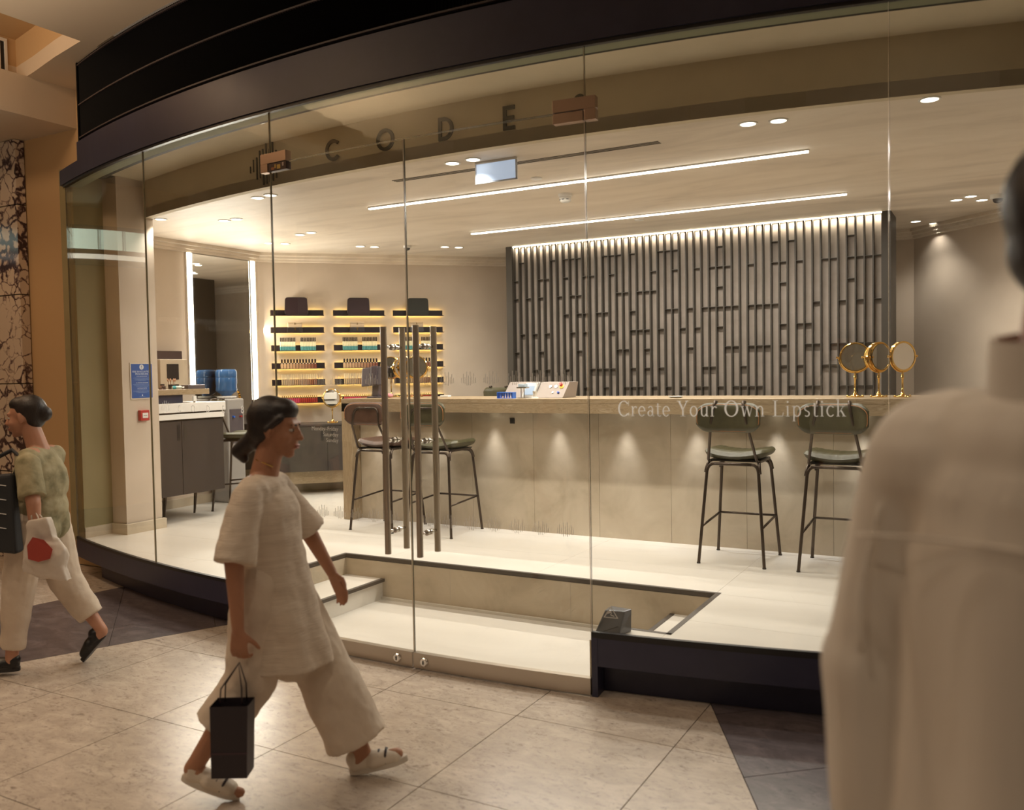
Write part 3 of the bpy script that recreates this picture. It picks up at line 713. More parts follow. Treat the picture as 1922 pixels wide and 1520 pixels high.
# ---------------------------------------------------------------- bar stools
def arcjoin(p, c, q, n=5):
    p, c, q = Vector(p), Vector(c), Vector(q); return [(p*(1-t)**2+c*2*t*(1-t)+q*t*t) for t in [i/n for i in range(n+1)]]
def cushion(w_, d_, h, ribs, bulge=.014):
    """padded seat, x width, y depth, ribs running front to back"""
    nx, ny = 34, 18; mb = MB(); v = []; f = []
    def pt(u, w2, top):
        # superellipse outline
        a = u*2-1; b = w2*2-1
        ex = a*w_/2; ey = b*d_/2*(1-.12*abs(a)**3)
        ex *= (1-.13*max(0, abs(b))**4)
        e = max(abs(a), abs(b)); edge = sqrt(max(0, 1-min(1, (e**6))))
        dish = -.016*(1-a*a)*(1-.4*b*b)+.018*a*a
        rib = .0035*abs(sin(pi*ribs*u)) if top else 0
        z = (h*.5*edge+rib*edge) if top else -h*.5*edge
        return (ex, ey, z+dish)
    for top in (1, 0):
        for j in range(ny+1):
            for i in range(nx+1): v.append(pt(i/nx, j/ny, top))
    k = (nx+1)*(ny+1)
    for j in range(ny):
        for i in range(nx):
            a = j*(nx+1)+i; f.append((a, a+1, a+nx+2, a+nx+1)); f.append((a+k, a+k+nx+1, a+k+nx+2, a+k+1))
    return mb.add(v, f)
def backpad(w_, h, t, curve=.05, ribs=0):
    nx, nz = 30, 12; v = []; f = []
    for side in (1, -1):
        for j in range(nz+1):
            for i in range(nx+1):
                a = i/nx*2-1; b = j/nz*2-1
                rr = .62
                ax = a*w_/2; bz = b*h/2*(1-.50*max(0, (abs(a)-.60)/.40)**2.4)
                e = max(abs(a)**8, abs(b)**6); ed = sqrt(max(0, 1-min(1, e)))
                y = side*t/2*ed-curve*(a*a) + (.003*abs(sin(pi*ribs*(i/nx)))*ed if ribs and side > 0 else 0)
                v.append((ax, y*1.0, bz))
    k = (nx+1)*(nz+1)
    for j in range(nz):
        for i in range(nx):
            a = j*(nx+1)+i; f.append((a, a+nx+1, a+nx+2, a+1)); f.append((a+k, a+k+1, a+k+nx+2, a+k+nx+1))
    return MB().add(v, f)
def make_stool(label, leather, straight, group='bar stools at the counter'):
    """local frame: origin on the floor, backrest at -y, seat towards +y"""
    t = thing('bar_stool', label, 'bar stool', group=group)
    fx, fy = .22, .24; tx, ty = .165, .175; zt = .675; r = .0105
    def leg(sx, sy): return [(sx*fx, sy*fy, .0), (sx*(tx+.008), sy*(ty+.010), zt-.05)]
    for sx in (-1, 1):
        for sy in (-1, 1):
            L_ = leg(sx, sy); MB().tube(L_+arcjoin(L_[1], (sx*tx, sy*ty, zt), (sx*(tx-.04), sy*ty, zt), 4)[1:], r, 10).build('leg', tube_m, t, smooth='auto')
            MB().tube([(sx*fx, sy*fy, 0), (sx*fx, sy*fy, .008)], .013, 10).build('foot_cap', black, t)
    for sy in (-1, 1): MB().tube([(-tx+.04, sy*ty, zt), (tx-.04, sy*ty, zt)], r, 10).build('seat_rail', tube_m, t, smooth=True)
    for sx in (-1, 1): MB().tube(arcjoin((sx*(tx+.018), -ty-.01, zt-.06), (sx*(tx+.008), -ty, zt+.012), (sx*tx, -ty+.05, zt+.015), 4)+arcjoin((sx*tx, ty-.05, zt+.015), (sx*(tx+.008), ty, zt+.012), (sx*(tx+.018), ty+.01, zt-.06), 4), r, 10).build('side_rail', tube_m, t, smooth=True)
    zf = .285; k = zf/zt; ax, ay = fx+(tx-fx)*k, fy+(ty-fy)*k
    MB().tube([(-ax, ay, zf), (ax, ay, zf)], .008, 8).build('footrest', tube_m, t, smooth=True)
    for sx in (-1, 1): MB().tube([(sx*ax, -ay, zf-.03), (sx*ax, ay, zf)], .008, 8).build('stretcher', tube_m, t, smooth=True)
    cushion(.44, .40, .062, 9).xf(Matrix.Translation((0, .03, .735))).build('seat', leather, t, smooth=True)
    MB().box(-.17, .17, -.15, .18, .690, .70).build('seat_plate', black, t)
    bz = .99; by_ = -.235
    bp_ = backpad(.425, .195, .042, .055).xf(Matrix.Translation((0, by_, bz)) @ Matrix.Rotation(radians(-6), 4, 'X')); bo = bp_.build('backrest', leather, t, smooth=True)
    sp = []
    for i in range(48):
        a = 2*pi*i/48; ca, sa = cos(a), sin(a); ax_ = abs(ca)**.5*(1 if ca > 0 else -1); sz_ = abs(sa)**.5*(1 if sa > 0 else -1)
        X_ = ax_*.205; Z_ = sz_*.088*(1-.2*max(0, (abs(ax_)-.55)/.45)**2); sp.append((X_, by_-.010-.055*(X_/.2125)**2-.006, bz+Z_-.0))
    MB().tube(sp, .0022, 5, closed=True).build('stitching', stitch, bo)
    for sx in (-1, 1):
        if straight:
            pts = [(sx*tx, -ty+.03, zt+.012), (sx*(tx-.003), -ty-.012, zt+.03), (sx*.118, by_-.038, bz-.03), (sx*.096, by_-.036, bz+.085), (sx*.094, by_-.020, bz+.108), (sx*.094, by_+.02, bz+.104)]
            MB().tube(pts, .0095, 10).build('back_upright', tube_m, t, smooth=True)
        else:
            pts = [(sx*tx, -ty+.03, zt+.012), (sx*(tx-.0), -ty-.012, zt+.03)]+[(sx*.14, by_-.045, bz-.10), (sx*.13, by_-.045, bz-.01)]+arcjoin((sx*.13, by_-.045, bz-.01), (sx*.12, by_-.036, bz+.05), (sx*.07, by_-.034, bz+.05), 5)[1:]+[(0, by_-.033, bz+.05)]
            MB().tube(pts, .009, 10).build('back_upright', tube_m, t, smooth=True)
    return t
s1 = make_stool('brown leather bar stool, leftmost at the counter', lea_brown, False); s1.location = (-4.61, 6.10, PL)
s2 = make_stool('olive green leather bar stool directly beside the brown one', lea_green, False); s2.location = (-4.03, 6.10, PL)
s3 = make_stool('olive green bar stool with angled back posts standing clear under the slogan', lea_green, True); s3.location = (-1.56, 6.045, PL)
s4 = copy_tree(s3); s4['label'] = 'green bar stool partly hidden by the near walker in pale clothes'; s4.location = (-.905, 6.05, PL)
s5 = copy_tree(s3); s5['label'] = 'green bar stool behind the counter, only its top visible'; s5.location = (-4.60, 7.80, PL); s5.rotation_euler.z = pi; s5.scale = (1, 1, 1.065)
del s5['group']
s6 = copy_tree(s3); s6['label'] = 'green leather bar stool beside the vanity on the left'; s6.location = (-6.64, 6.42, PL); s6.rotation_euler.z = radians(-65); del s6['group']

# ---------------------------------------------------------------- slatted feature wall
SX0, SX1, SY = -4.78, -.845, 8.59
sw = thing('slat_wall', 'dark bronze fin screen over taupe stone strips behind the counter', 'feature wall', (-2.8, 8.8, PL)); O = (-2.8, 8.8, PL)
MB().box(SX0+.02, SX1-.02, 8.66, 9.0, PL, ZC-.002).build('core', slat_dark, sw, O)
MB().box(SX0, SX0+.075, SY-.02, 9.02, PL, ZC-.002).build('side_frame', slat_dark, sw, O)
MB().box(SX1-.075, SX1, SY-.02, 9.02, PL, ZC-.002).build('side_frame', slat_dark, sw, O)
nf = 50; fx0, fx1 = SX0+.075, SX1-.075; pt_ = (fx1-fx0)/nf
me_f = None; me_s = None; me_l = None
rnd = random.Random(3)
def linked(me, name, loc, parent):
    o = bpy.data.objects.new(name, me); COL.objects.link(o); o.parent = parent; o.location = loc; return o
fin = MB().box(-.0065, .0065, -.062, 0, 0, ZC-PL-.012).build('fin', slat_dark, sw); fin.location = (fx0-O[0], 8.645-O[1], 0)
stp = MB().box(-pt_/2+.002, pt_/2-.002, -.010, 0, .0, ZC-PL-.01).build('stone_strip', stone_strip, sw); stp.location = (fx0+pt_/2-O[0], 8.656-O[1], 0)
led_ = MB().box(-pt_/2+.006, pt_/2-.006, -.058, 0, -.0025, .0025).build('ledge', slat_dark, sw)
first = True; prevrow = {}
for i in range(nf):
    if i: linked(fin.data, 'fin', (fx0+i*pt_-O[0], 8.645-O[1], 0), sw); linked(stp.data, 'stone_strip', (fx0+(i+.5)*pt_-O[0], 8.656-O[1], 0), sw)
    for k in range(0, 8):
        z = 1.44+k*.196
        prob = (.60, .52, .52, .48, .52, .36, .60, .34)[k]
        if prevrow.get((i, k-1)): prob *= .45
        if rnd.random() < prob:
            prevrow[(i, k)] = 1; loc = (fx0+(i+.5)*pt_-O[0], 8.645-O[1], z-PL)
            if first: led_.location = loc; first = False
            else: linked(led_.data, 'ledge', loc, sw)
linked(fin.data, 'fin', (fx1-O[0], 8.645-O[1], 0), sw)
MB().box(fx0, fx1, 8.592, 8.604, ZC-.012, ZC-.003).build('light_strip', slat_led, sw, O)
area('slat_wall_light', ((fx0+fx1)/2, 8.606, ZC-.016), fx1-fx0, 30, (1, .90, .74), rot=(radians(6), 0, 0), sy=.015)

# ---------------------------------------------------------------- ceiling lights and fittings
def led_bar(y, lab):
    t = thing('ceiling_light_bar', lab, 'ceiling light', (-2.8, y, ZC), 'long light bars over the counter'); O = (-2.8, y, ZC)
    MB().box(-4.57, -1.06, y-.018, y+.018, ZC-.010, ZC+.004).build('channel', plast_w, t, O)
    MB().box(-4.565, -1.065, y-.013, y+.013, ZC-.020, ZC-.009).build('diffuser', led_line, t, O)
    area('bar_light', (-2.815, y, ZC-.034), 3.5, BAR, (1, .94, .87), sy=.03)
led_bar(5.88, 'long bright light bar in the ceiling, the front one of two'); led_bar(7.50, 'long bright light bar in the ceiling, the rear one of two')
proto = None
def downlight(x, y, z, lab, power=9, group=None):
    global proto
    if proto is None:
        t = thing('downlight', lab, 'ceiling light', (x, y, z), group)
        MB().lathe([(.055, .0), (.055, -.004), (.044, -.005), (.042, 0)], (0, 0, 0), 24).build('trim_ring', plast_w, t, smooth='auto')
        MB().lathe([(.0415, -.001), (.0415, -.0035), (.0001, -.0036)], (0, 0, 0), 24).build('lens', lamp_m, t)
        proto = t
    else:
        t = copy_tree(proto); t.location = (x, y, z); t['label'] = lab
        if group: t['group'] = group
        elif 'group' in t: del t['group']
    if power: spot('downlight_light', (x, y, z-.02), power/9*DOWN, (1, .94, .87), radians(110), .9, .03)
    return t
G = 'round ceiling downlights'
for x, y, lab in ((-6.39, 5.30, 'round ceiling downlight nearest the pillar with the blue notice'),
                  (-6.005, 5.663, 'left one of a pair of downlights near the lit mirror'), (-5.858, 5.665, 'right one of a pair of downlights near the lit mirror'),
                  (-4.873, 5.066, 'right downlight of the pair below the left door fitting'), (-5.026, 5.087, 'left downlight of the pair below the left door fitting'),
                  (-6.001, 6.624, 'left downlight of the pair just right of the door hinge line'), (-5.825, 6.587, 'right downlight of the pair just right of the door hinge line'),
                  (-6.642, 6.864, 'left downlight of the pair in the wall corner by the mirror'), (-6.537, 6.986, 'right downlight of the pair in the wall corner by the mirror'),
                  (-6.03, 7.592, 'left downlight of the pair above the middle shelf column'), (-5.93, 7.713, 'right downlight of the pair above the middle shelf column'),
                  (-5.313, 8.159, 'left downlight of the pair right of the small dome camera'), (-5.212, 8.283, 'right downlight of the pair right of the small dome camera'),
                  (-3.155, 4.956, 'left downlight of the pair above the blank exit sign'), (-2.988, 4.943, 'right downlight of the pair above the blank exit sign'),
                  (-1.247, 5.076, 'left downlight of the pair above the front light bar end'), (-1.084, 5.104, 'right downlight of the pair above the front light bar end'),
                  (-.319, 5.129, 'single downlight just behind the bulkhead at upper right'),
                  (-.316, 8.361, 'left downlight of the three beside the right dome camera'), (-.206, 8.246, 'middle downlight of the three beside the right dome camera'), (-.129, 8.488, 'right downlight of the three beside the right dome camera'),
                  (-.702, 9.365, 'downlight beyond the right end of the fin screen, nearer one'), (-.556, 9.60, 'downlight beyond the right end of the fin screen, by the cornice')):
    downlight(x, y, ZC-.0005, lab, 9, G)
for x, y, lab in ((-4.315, 4.386, 'downlight tucked under the fascia above the left door fitting'), (-.212, 4.60, 'topmost downlight at upper right, between glass and bulkhead')):
    downlight(x, y, 3.3095, lab, 4, G)
spot('wall_wash_light', (.35, 8.35, 2.9), 14, (1, .88, .74), radians(50), .6, .03, (radians(-20), radians(14), 0))
# slot diffuser
sl = thing('air_slot', 'long narrow dark air slots in the shop ceiling', 'air diffuser', (-2.8, 5.19, ZC)); O = (-2.8, 5.19, ZC)
for dy in (-.03, -.005, .02): MB().box(-3.80, -1.81, 5.19+dy, 5.19+dy+.009, ZC-.0025, ZC+.002).build('slot', slat_dark, sl, O)
gv = thing('ceiling_grille', 'small square dark grille in the ceiling behind the far left pane', 'grille', (-6.55, 4.86, 3.31)); O = (-6.55, 4.86, 3.31)
MB().box(-6.63, -6.47, 4.79, 4.93, 3.303, 3.312).build('frame', slat_dark, gv, O)
for k in range(6): MB().box(-6.615, -6.485, 4.80+k*.021, 4.808+k*.021, 3.300, 3.303).build('slat', black, gv, O)
sd = thing('smoke_detector', 'white smoke detector hanging between the two light bars', 'smoke detector', (-2.968, 6.292, ZC))
MB().lathe([(.055, 0), (.055, -.018), (.05, -.022), (.05, -.024)], (0, 0, 0), 28).build('base', plast_w, sd, smooth='auto')
hd = MB().lathe([(.046, -.024), (.046, -.045), (.040, -.058), (.028, -.066), (.0001, -.067)], (0, 0, 0), 28).build('head', plast_w, sd, smooth='auto')
for a in (-120, -75, -30): MB().box(-.010, .010, -.0475, -.044, -.050, -.045).xf(Matrix.Rotation(radians(a+75), 4, 'Z')).build('vent_gap', black, hd)
for x, y, lab in ((-2.896, 5.661, 'flat round sprinkler cover just above the front light bar'), (-2.902, 7.738, 'flat round sprinkler cover just behind the rear light bar'), (-.95, 9.1, 'small round sprinkler cover by the right end of the fin screen')):
    t = thing('sprinkler_cover', lab, 'sprinkler', (x, y, ZC), 'sprinkler covers in the shop ceiling')
    MB().lathe([(.042, 0), (.042, -.006), (.036, -.009), (.0001, -.009)], (0, 0, 0), 24).build('plate', plast_w, t, smooth='auto')
def dome(x, y, lab, s=1.0):
    t = thing('dome_camera', lab, 'security camera', (x, y, ZC), 'dome cameras on the shop ceiling')
    MB().lathe([(.058*s, 0), (.058*s, -.03*s), (.052*s, -.036*s), (.042*s, -.036*s)], (0, 0, 0), 24).build('housing', plast_w, t, smooth='auto')
    MB().lathe([(.040*s, -.034*s), (.037*s, -.052*s), (.026*s, -.066*s), (.0001, -.072*s)], (0, 0, 0), 24).build('lens_dome', mat('smoked_dome', (.05, .045, .045), .08), t, smooth='auto')
dome(-5.60, 7.86, 'small white dome camera at the door joint, above the shelves', .72); dome(-.01, 8.299, 'white dome camera on the ceiling at the right')
ex = thing('exit_sign', 'pale blue lit blank exit panel hanging from the ceiling', 'exit sign', (-2.87, 5.035, ZC)); O = (-2.87, 5.035, ZC)
MB().box(-3.025, -2.715, 5.025, 5.045, 2.985, 2.999).build('mount', plast_w, ex, O)
MB().box(-3.02, -2.72, 5.032, 5.038, 2.868, 2.985).build('panel', mat('pale_blue_lit', (.55, .68, .92), .4, emit=.55), ex, O)
MB().box(-3.026, -3.016, 5.030, 5.040, 2.862, 2.985).box(-2.724, -2.714, 5.030, 5.040, 2.862, 2.985).box(-3.026, -2.714, 5.030, 5.040, 2.858, 2.867).build('rim', mat('acrylic_rim', (.55, .60, .68), .1), ex, O)

# ---------------------------------------------------------------- gold table mirrors
def gold_mirror(label, loc, rz, group='gold table mirrors', tilt=0):
    t = thing('table_mirror', label, 'mirror', loc, group)
    MB().lathe([(.060, 0), (.060, .004), (.050, .009), (.030, .014), (.016, .020), (.012, .030)], (0, 0, 0), 32).build('base', gold, t, smooth='auto')
    for a in range(4): MB().lathe([(.006, -.0), (.008, .004), (.006, .010), (.0001, .011)], (.052*cos(a*pi/2+.5), .052*sin(a*pi/2+.5), .004), 10).build('foot', gold, t, smooth=True)
    MB().lathe([(.012, .028), (.009, .036), (.0062, .044), (.0062, .125), (.009, .130), (.0105, .137), (.008, .144), (.0095, .152), (.006, .160), (.006, .178)], (0, 0, 0), 20).build('stem', gold, t, smooth='auto')
    hz = .28; R_ = Matrix.Translation((0, 0, hz)) @ Matrix.Rotation(rz, 4, 'Z') @ Matrix.Rotation(tilt, 4, 'X')
    ring = [(cos(2*pi*i/56)*.099, 0, sin(2*pi*i/56)*.099) for i in range(56)]
    hd = MB().lathe([(.099, -.014), (.104, -.011), (.104, .011), (.099, .014), (.091, .014), (.091, -.014), (.099, -.014)], (0, 0, 0), 56, 'y').xf(R_).build('head_ring', gold, t, smooth='auto')
    for s_ in (-1, 1):
        MB().lathe([(.0915, s_*.009), (.0915, s_*.0105), (.0001, s_*.0105)], (0, 0, 0), 56, 'y').xf(R_).build('mirror_disc', mirror_m, hd)
        MB().lathe([(.004, 0), (.004, .010), (.008, .012), (.008, .020), (.0001, .022)], (0, 0, 0), 14, 'x').xf(R_ @ Matrix.Rotation(0 if s_ > 0 else pi, 4, 'Z') @ Matrix.Translation((.103, 0, 0))).build('knob', gold, hd, smooth='auto')
    yk = [(cos(a)*.108, 0, sin(a)*.108) for a in [radians(180+i*10) for i in range(19)]]
    MB().tube(yk, .0045, 8).xf(Matrix.Translation((0, 0, hz)) @ Matrix.Rotation(rz, 4, 'Z')).build('yoke', gold, t, smooth=True)
    return t
CT = 1.40
gold_mirror('gold table mirror at the right end of the counter, facing forward', (-.885, 6.60, CT), radians(12))
gold_mirror('gold table mirror at the right, middle of three, turned half sideways', (-.73, 6.60, CT), radians(48))
gold_mirror('gold table mirror furthest right of the three beside the seam', (-.578, 6.60, CT), radians(46))
gold_mirror('gold table mirror left of the three seen between the door handles', (-5.03, 6.75, CT), radians(18))
gold_mirror('gold table mirror in the middle of three, behind the inner door handle', (-4.885, 6.75, CT), radians(60))
gold_mirror('gold table mirror right of the three seen between the door handles', (-4.74, 6.75, CT), radians(40))

# ---------------------------------------------------------------- things on the counter
pos = thing('tablet_stand', 'slate grey till tablet on a stand, its back to the glass', 'tablet', (-5.035, 6.52, CT), rz=radians(6))
MB().box(-.075, .075, -.045, .075, 0, .014).build('base', plast_d, pos, bevel=.006)
MB().add([(-.035, -.02, .012), (.035, -.02, .012), (.035, .05, .012), (-.035, .05, .012), (-.01, -.045, .15), (.06, -.045, .15), (.06, .0, .16), (-.01, .0, .16)],
         [(0, 3, 2, 1), (4, 5, 6, 7), (0, 1, 5, 4), (1, 2, 6, 5), (2, 3, 7, 6), (3, 0, 4, 7)]).build('neck', plast_d, pos, bevel=.008)
Mt = Matrix.Translation((.01, -.03, .20)) @ Matrix.Rotation(radians(-14), 4, 'X') @ Matrix.Rotation(radians(-4), 4, 'Y')
MB().box(-.135, .135, -.009, .009, -.088, .088).xf(Mt).build('screen_shell', plast_d, pos, bevel=.006)
MB().box(-.128, .128, .0092, .0105, -.081, .081).xf(Mt).build('screen', black, pos)
MB().box(-.032, .036, -.026, -.009, -.085, .094).xf(Mt).build('back_cover', mat('slate_dark', (.06, .045, .055), .4), pos, bevel=.006)
tag(MB().tube([(-5.06, 6.54, 1.56), (-5.13, 6.55, 1.60), (-5.17, 6.56, 1.56), (-5.17, 6.57, 1.48), (-5.12, 6.58, 1.44), (-5.06, 6.60, 1.43), (-5.0, 6.64, 1.405)], .0035, 8).build('cable', plast_w, None, (-5.0, 6.64, 1.40), smooth=True), 'white charging cable looping from the till tablet', 'cable')
pk = thing('makeup_sponge', 'pink round sponge between the left gold mirrors', 'sponge', (-4.955, 6.62, CT))
MB().lathe([(.0001, 0), (.025, .002), (.036, .016), (.030, .030), (.014, .038), (.0001, .039)], (0, 0, 0), 24).build('body', mat('pink_foam', (.75, .33, .36), .8), pk, smooth=True)
wd = thing('white_tray', 'small flat white tray at the counter beside the shelves', 'tray', (-4.42, 6.75, CT))
MB().box(-.045, .045, -.03, .03, 0, .012).build('body', plast_w, wd, bevel=.004); MB().box(-.04, .04, -.026, .026, .012, .016).build('lid', white_sl, wd)
ds = thing('white_dish', 'shallow white dish alone on the counter beside the slogan', 'dish', (-2.16, 6.5, CT))
MB().lathe([(.035, 0), (.055, .008), (.060, .012), (.054, .011), (.030, .004), (.0001, .004)], (0, 0, 0), 30).build('bowl', plast_w, ds, smooth='auto')
MB().lathe([(.036, .0), (.036, .003), (.0001, .003)], (0, 0, 0), 20).build('foot_ring', plast_w, ds)
# mixing machine: sloped metal consoles
metal_p = mat('machine_metal', (.34, .29, .26), .5, .3)
mc = thing('mixing_machine', 'sloped metal mixing machine with knobs and a red stop button', 'machine', (-3.36, 6.55, CT)); O = (-3.36, 6.55, CT)
def wedge(x0, x1, y0, y1, dyt, h, name, mt_, parent, cut=.0):
    return MB().add([(x0, y0, CT), (x1, y0, CT), (x1, y1, CT), (x0, y1, CT), (x0+cut, y0+dyt, CT+h), (x1+cut, y0+dyt, CT+h), (x1+cut, y1, CT+h), (x0+cut, y1, CT+h)],
                    [(0, 3, 2, 1), (4, 5, 6, 7), (0, 1, 5, 4), (1, 2, 6, 5), (2, 3, 7, 6), (3, 0, 4, 7)]).build(name, mt_, parent, O, bevel=.003)
lc = wedge(-3.66, -3.445, 6.46, 6.72, .09, .132, 'left_console', metal_p, mc, .025)
rc = wedge(-3.36, -3.10, 6.46, 6.72, .09, .130, 'right_console', metal_p, mc, .025)
sc1 = wedge(-3.475, -3.365, 6.45, 6.66, .06, .125, 'screen_housing', plast_w, mc, .02)
def onslope(x, t_, r, h, name, mt_, par, y0=6.46, dy=.09, hh_=.13):
    nv = Vector((0, -hh_, dy)).normalized(); p = Vector((x, y0+dy*t_, CT+hh_*t_)); M_ = Matrix.Translation(p) @ nv.to_track_quat('Z', 'Y').to_matrix().to_4x4()
    return MB().lathe([(r, -.002), (r, h*.7), (r*.85, h), (.0001, h)], (0, 0, 0), 20).xf(M_).build(name, mt_, par, O, smooth='auto')
b_ = onslope(-3.135, .70, .020, .006, 'stop_collar', mat('yellow_p', (.80, .62, .10), .4), rc); onslope(-3.139, .78, .013, .026, 'stop_button', mat('bright_red', (.65, .05, .04), .35), rc)
onslope(-3.150, .32, .009, .014, 'blue_button', mat('bright_blue', (.03, .09, .55), .35), rc)
for x, t_ in ((-3.235, .70), (-3.185, .70), (-3.20, .32)): onslope(x, t_, .013 if t_ > .5 else .006, .008, 'knob', chrome, rc)
nv = Vector((0, -.125, .06)).normalized(); MB().box(-.042, .042, -.040, .040, 0, .002).xf(Matrix.Translation((-3.41, 6.478, CT+.062)) @ nv.to_track_quat('Z', 'Y').to_matrix().to_4x4() ).build('screen', mat('screen_pale', (.35, .45, .60), .3, emit=.25), sc1, O)
rk = thing('tube_rack', 'bright blue rack of small tubes before the metal machine', 'rack', (-3.575, 6.38, CT)); O = (-3.575, 6.38, CT)
bl = mat('rack_blue', (.04, .17, .68), .35)
MB().box(-3.65, -3.50, 6.35, 6.41, CT+.046, CT+.052).build('top_plate', bl, rk, O); MB().box(-3.65, -3.50, 6.35, 6.41, CT, CT+.004).build('bottom_plate', bl, rk, O)
for x in (-3.65, -3.503): MB().box(x, x+.003, 6.35, 6.41, CT+.004, CT+.046).build('side', bl, rk, O)
for k in range(6): MB().lathe([(.0105, CT+.047-CT), (.0095, .030), (.004, .006), (.0001, .005)], (-3.638+k*.0245, 6.366, CT), 12).build('tube', bl, rk, O, smooth='auto')
pr = thing('small_press', 'small chrome press with two posts before the machine', 'press', (-3.43, 6.40, CT)); O = (-3.43, 6.40, CT)
MB().box(-3.475, -3.385, 6.37, 6.43, CT+.082, CT+.094).build('cross_bar', chrome, pr, O, bevel=.002)
MB().box(-3.462, -3.40, 6.375, 6.425, CT+.094, CT+.118).build('head', mat('pale_head', (.45, .55, .65), .3), pr, O, bevel=.002)
for x in (-3.447, -3.420): MB().tube([(x, 6.40, CT), (x, 6.40, CT+.083)], .0045, 10).build('post', chrome, pr, O, smooth='auto')
MB().box(-3.47, -3.395, 6.37, 6.43, CT, CT+.006).build('base', chrome, pr, O)
cp = thing('white_beaker', 'white plastic beaker on its stand beside the press', 'beaker', (-3.32, 6.40, CT))
MB().lathe([(.016, .012), (.018, .055), (.020, .058), (.017, .055), (.014, .016), (.0001, .016)], (0, 0, 0), 20).build('cup', plast_w, cp, smooth='auto')
MB().lathe([(.03, 0), (.028, .008), (.012, .012), (.0001, .012)], (0, 0, 0), 20).build('stand', plast_w, cp, smooth='auto')

# ---------------------------------------------------------------- shelves on the slanted wall
S45 = radians(45); Ws = Vector((WX, CW+WX, 0))
def wpt(s, dd, z): return Vector((Ws.x+s*.70711+dd*.70711, Ws.y+s*.70711-dd*.70711, z))
ZS = [2.300, 2.107, 1.903, 1.700, 1.513, 1.310]
CS = [.125, .821, 1.510]; SL = .59
rown = ['top', 'second', 'third', 'fourth', 'fifth', 'lowest']; coln = ['left', 'middle', 'right']
sh0 = None
for c in range(3):
    for r_ in range(6):
        p = wpt(CS[c]+SL/2, 0, ZS[r_]); lab = 'dark wall shelf with glowing edge, %s one of the %s column' % (rown[r_], coln[c])
        if sh0 is None:
            t = thing('wall_shelf', lab, 'shelf', p, 'dark glowing shelves on the slanted wall', S45)
            MB().box(-SL/2, SL/2, -.034, -.026, -.002, .062).build('back_plate', shelf_d, t)
            MB().box(-SL/2, SL/2, -.125, -.026, -.006, -.001).build('ledge', shelf_d, t)
            MB().box(-SL/2+.02, SL/2-.02, -.022, -.016, .010, .045).build('light_strip', led_warm, t)
            MB().box(-SL/2+.06, SL/2-.06, -.020, -.001, .026, .030).build('bracket', shelf_d, t); sh0 = t
        else:
            t = copy_tree(sh0); t.location = p; t['label'] = lab
# boxes
def rbox(mb, x0, x1, y0, y1, z0, z1): return mb.box(x0, x1, y0, y1, z0, z1)
purple = mat('plum_leather', (.022, .009, .012), .55, spec=.3); grn = mat('dark_green_leather', (.020, .022, .017), .55, spec=.3)
cream = mat('cream_box', (.46, .34, .21), .6); dkb = mat('dark_jewel_box', (.012, .007, .007), .4, spec=.3)
for c in range(3):
    p = wpt(CS[c]+SL/2-.01, .075, ZS[0]); mm_ = grn if c == 2 else purple
    t = thing('vanity_case', ('dark green' if c == 2 else 'plum')+' rounded leather case standing on the top shelf, %s column' % coln[c], 'case', p, None, S45)
    prof = []
    for cx, cz, a0 in ((.092, .17, 0), (-.092, .17, 90), (-.098, .03, 180), (.098, .03, 270)):
        for k in range(6): a = radians(a0+k*18); prof.append((cx+.03*cos(a), cz+.03*sin(a)))
    n = len(prof); v = [(x, y, z) for y in (-.032, .032) for x, z in prof]
    MB().add(v, [tuple(range(n)), tuple(range(n, 2*n))[::-1]]+[(i, i+n, (i+1) % n+n, (i+1) % n) for i in range(n)]).build('body', mm_, t, bevel=.006, segs=3)
    MB().tube([(x*.99, -.033, .1+(z-.1)*.985) for x, z in prof], .0022, 5, closed=True).build('piping', mat('piping', (.02, .012, .014), .5), t)
    MB().tube([(.122*1.0*cos(radians(a)), 0, .10+.102*1.0) for a in (0,)]+[(.121, 0, .03), (.121, 0, .17)], .0025, 5).build('zip', gold, t)
    p = wpt(CS[c]+SL/2-.03, .075, ZS[1])
    t = thing('jewel_box', 'dark flat box with a gold clasp on the second shelf, %s column' % coln[c], 'box', p, None, S45)
    MB().add([(-.088, -.045, 0), (.088, -.045, 0), (.088, .04, 0), (-.088, .04, 0), (-.080, -.038, .055), (.080, -.038, .055), (.080, .035, .055), (-.080, .035, .055)],
             [(0, 3, 2, 1), (4, 5, 6, 7), (0, 1, 5, 4), (1, 2, 6, 5), (2, 3, 7, 6), (3, 0, 4, 7)]).build('body', dkb, t, bevel=.003)
    MB().box(-.004, .004, -.048, -.043, .018, .050).box(-.012, .012, -.0475, -.043, .044, .051).build('clasp', gold, t)
    t = thing('cream_box', 'cream box stacked on the dark clasp box, %s column' % coln[c], 'box', p+Vector((0, 0, .055)), None, S45)
    MB().box(-.078, .078, -.034, .034, 0, .042).build('body', cream, t, bevel=.005); MB().box(-.080, .080, -.036, .036, .043, .058).build('lid', cream, t, bevel=.004)
    MB().box(-.004, .004, -.038, -.035, .030, .052).build('clasp', gold, t)
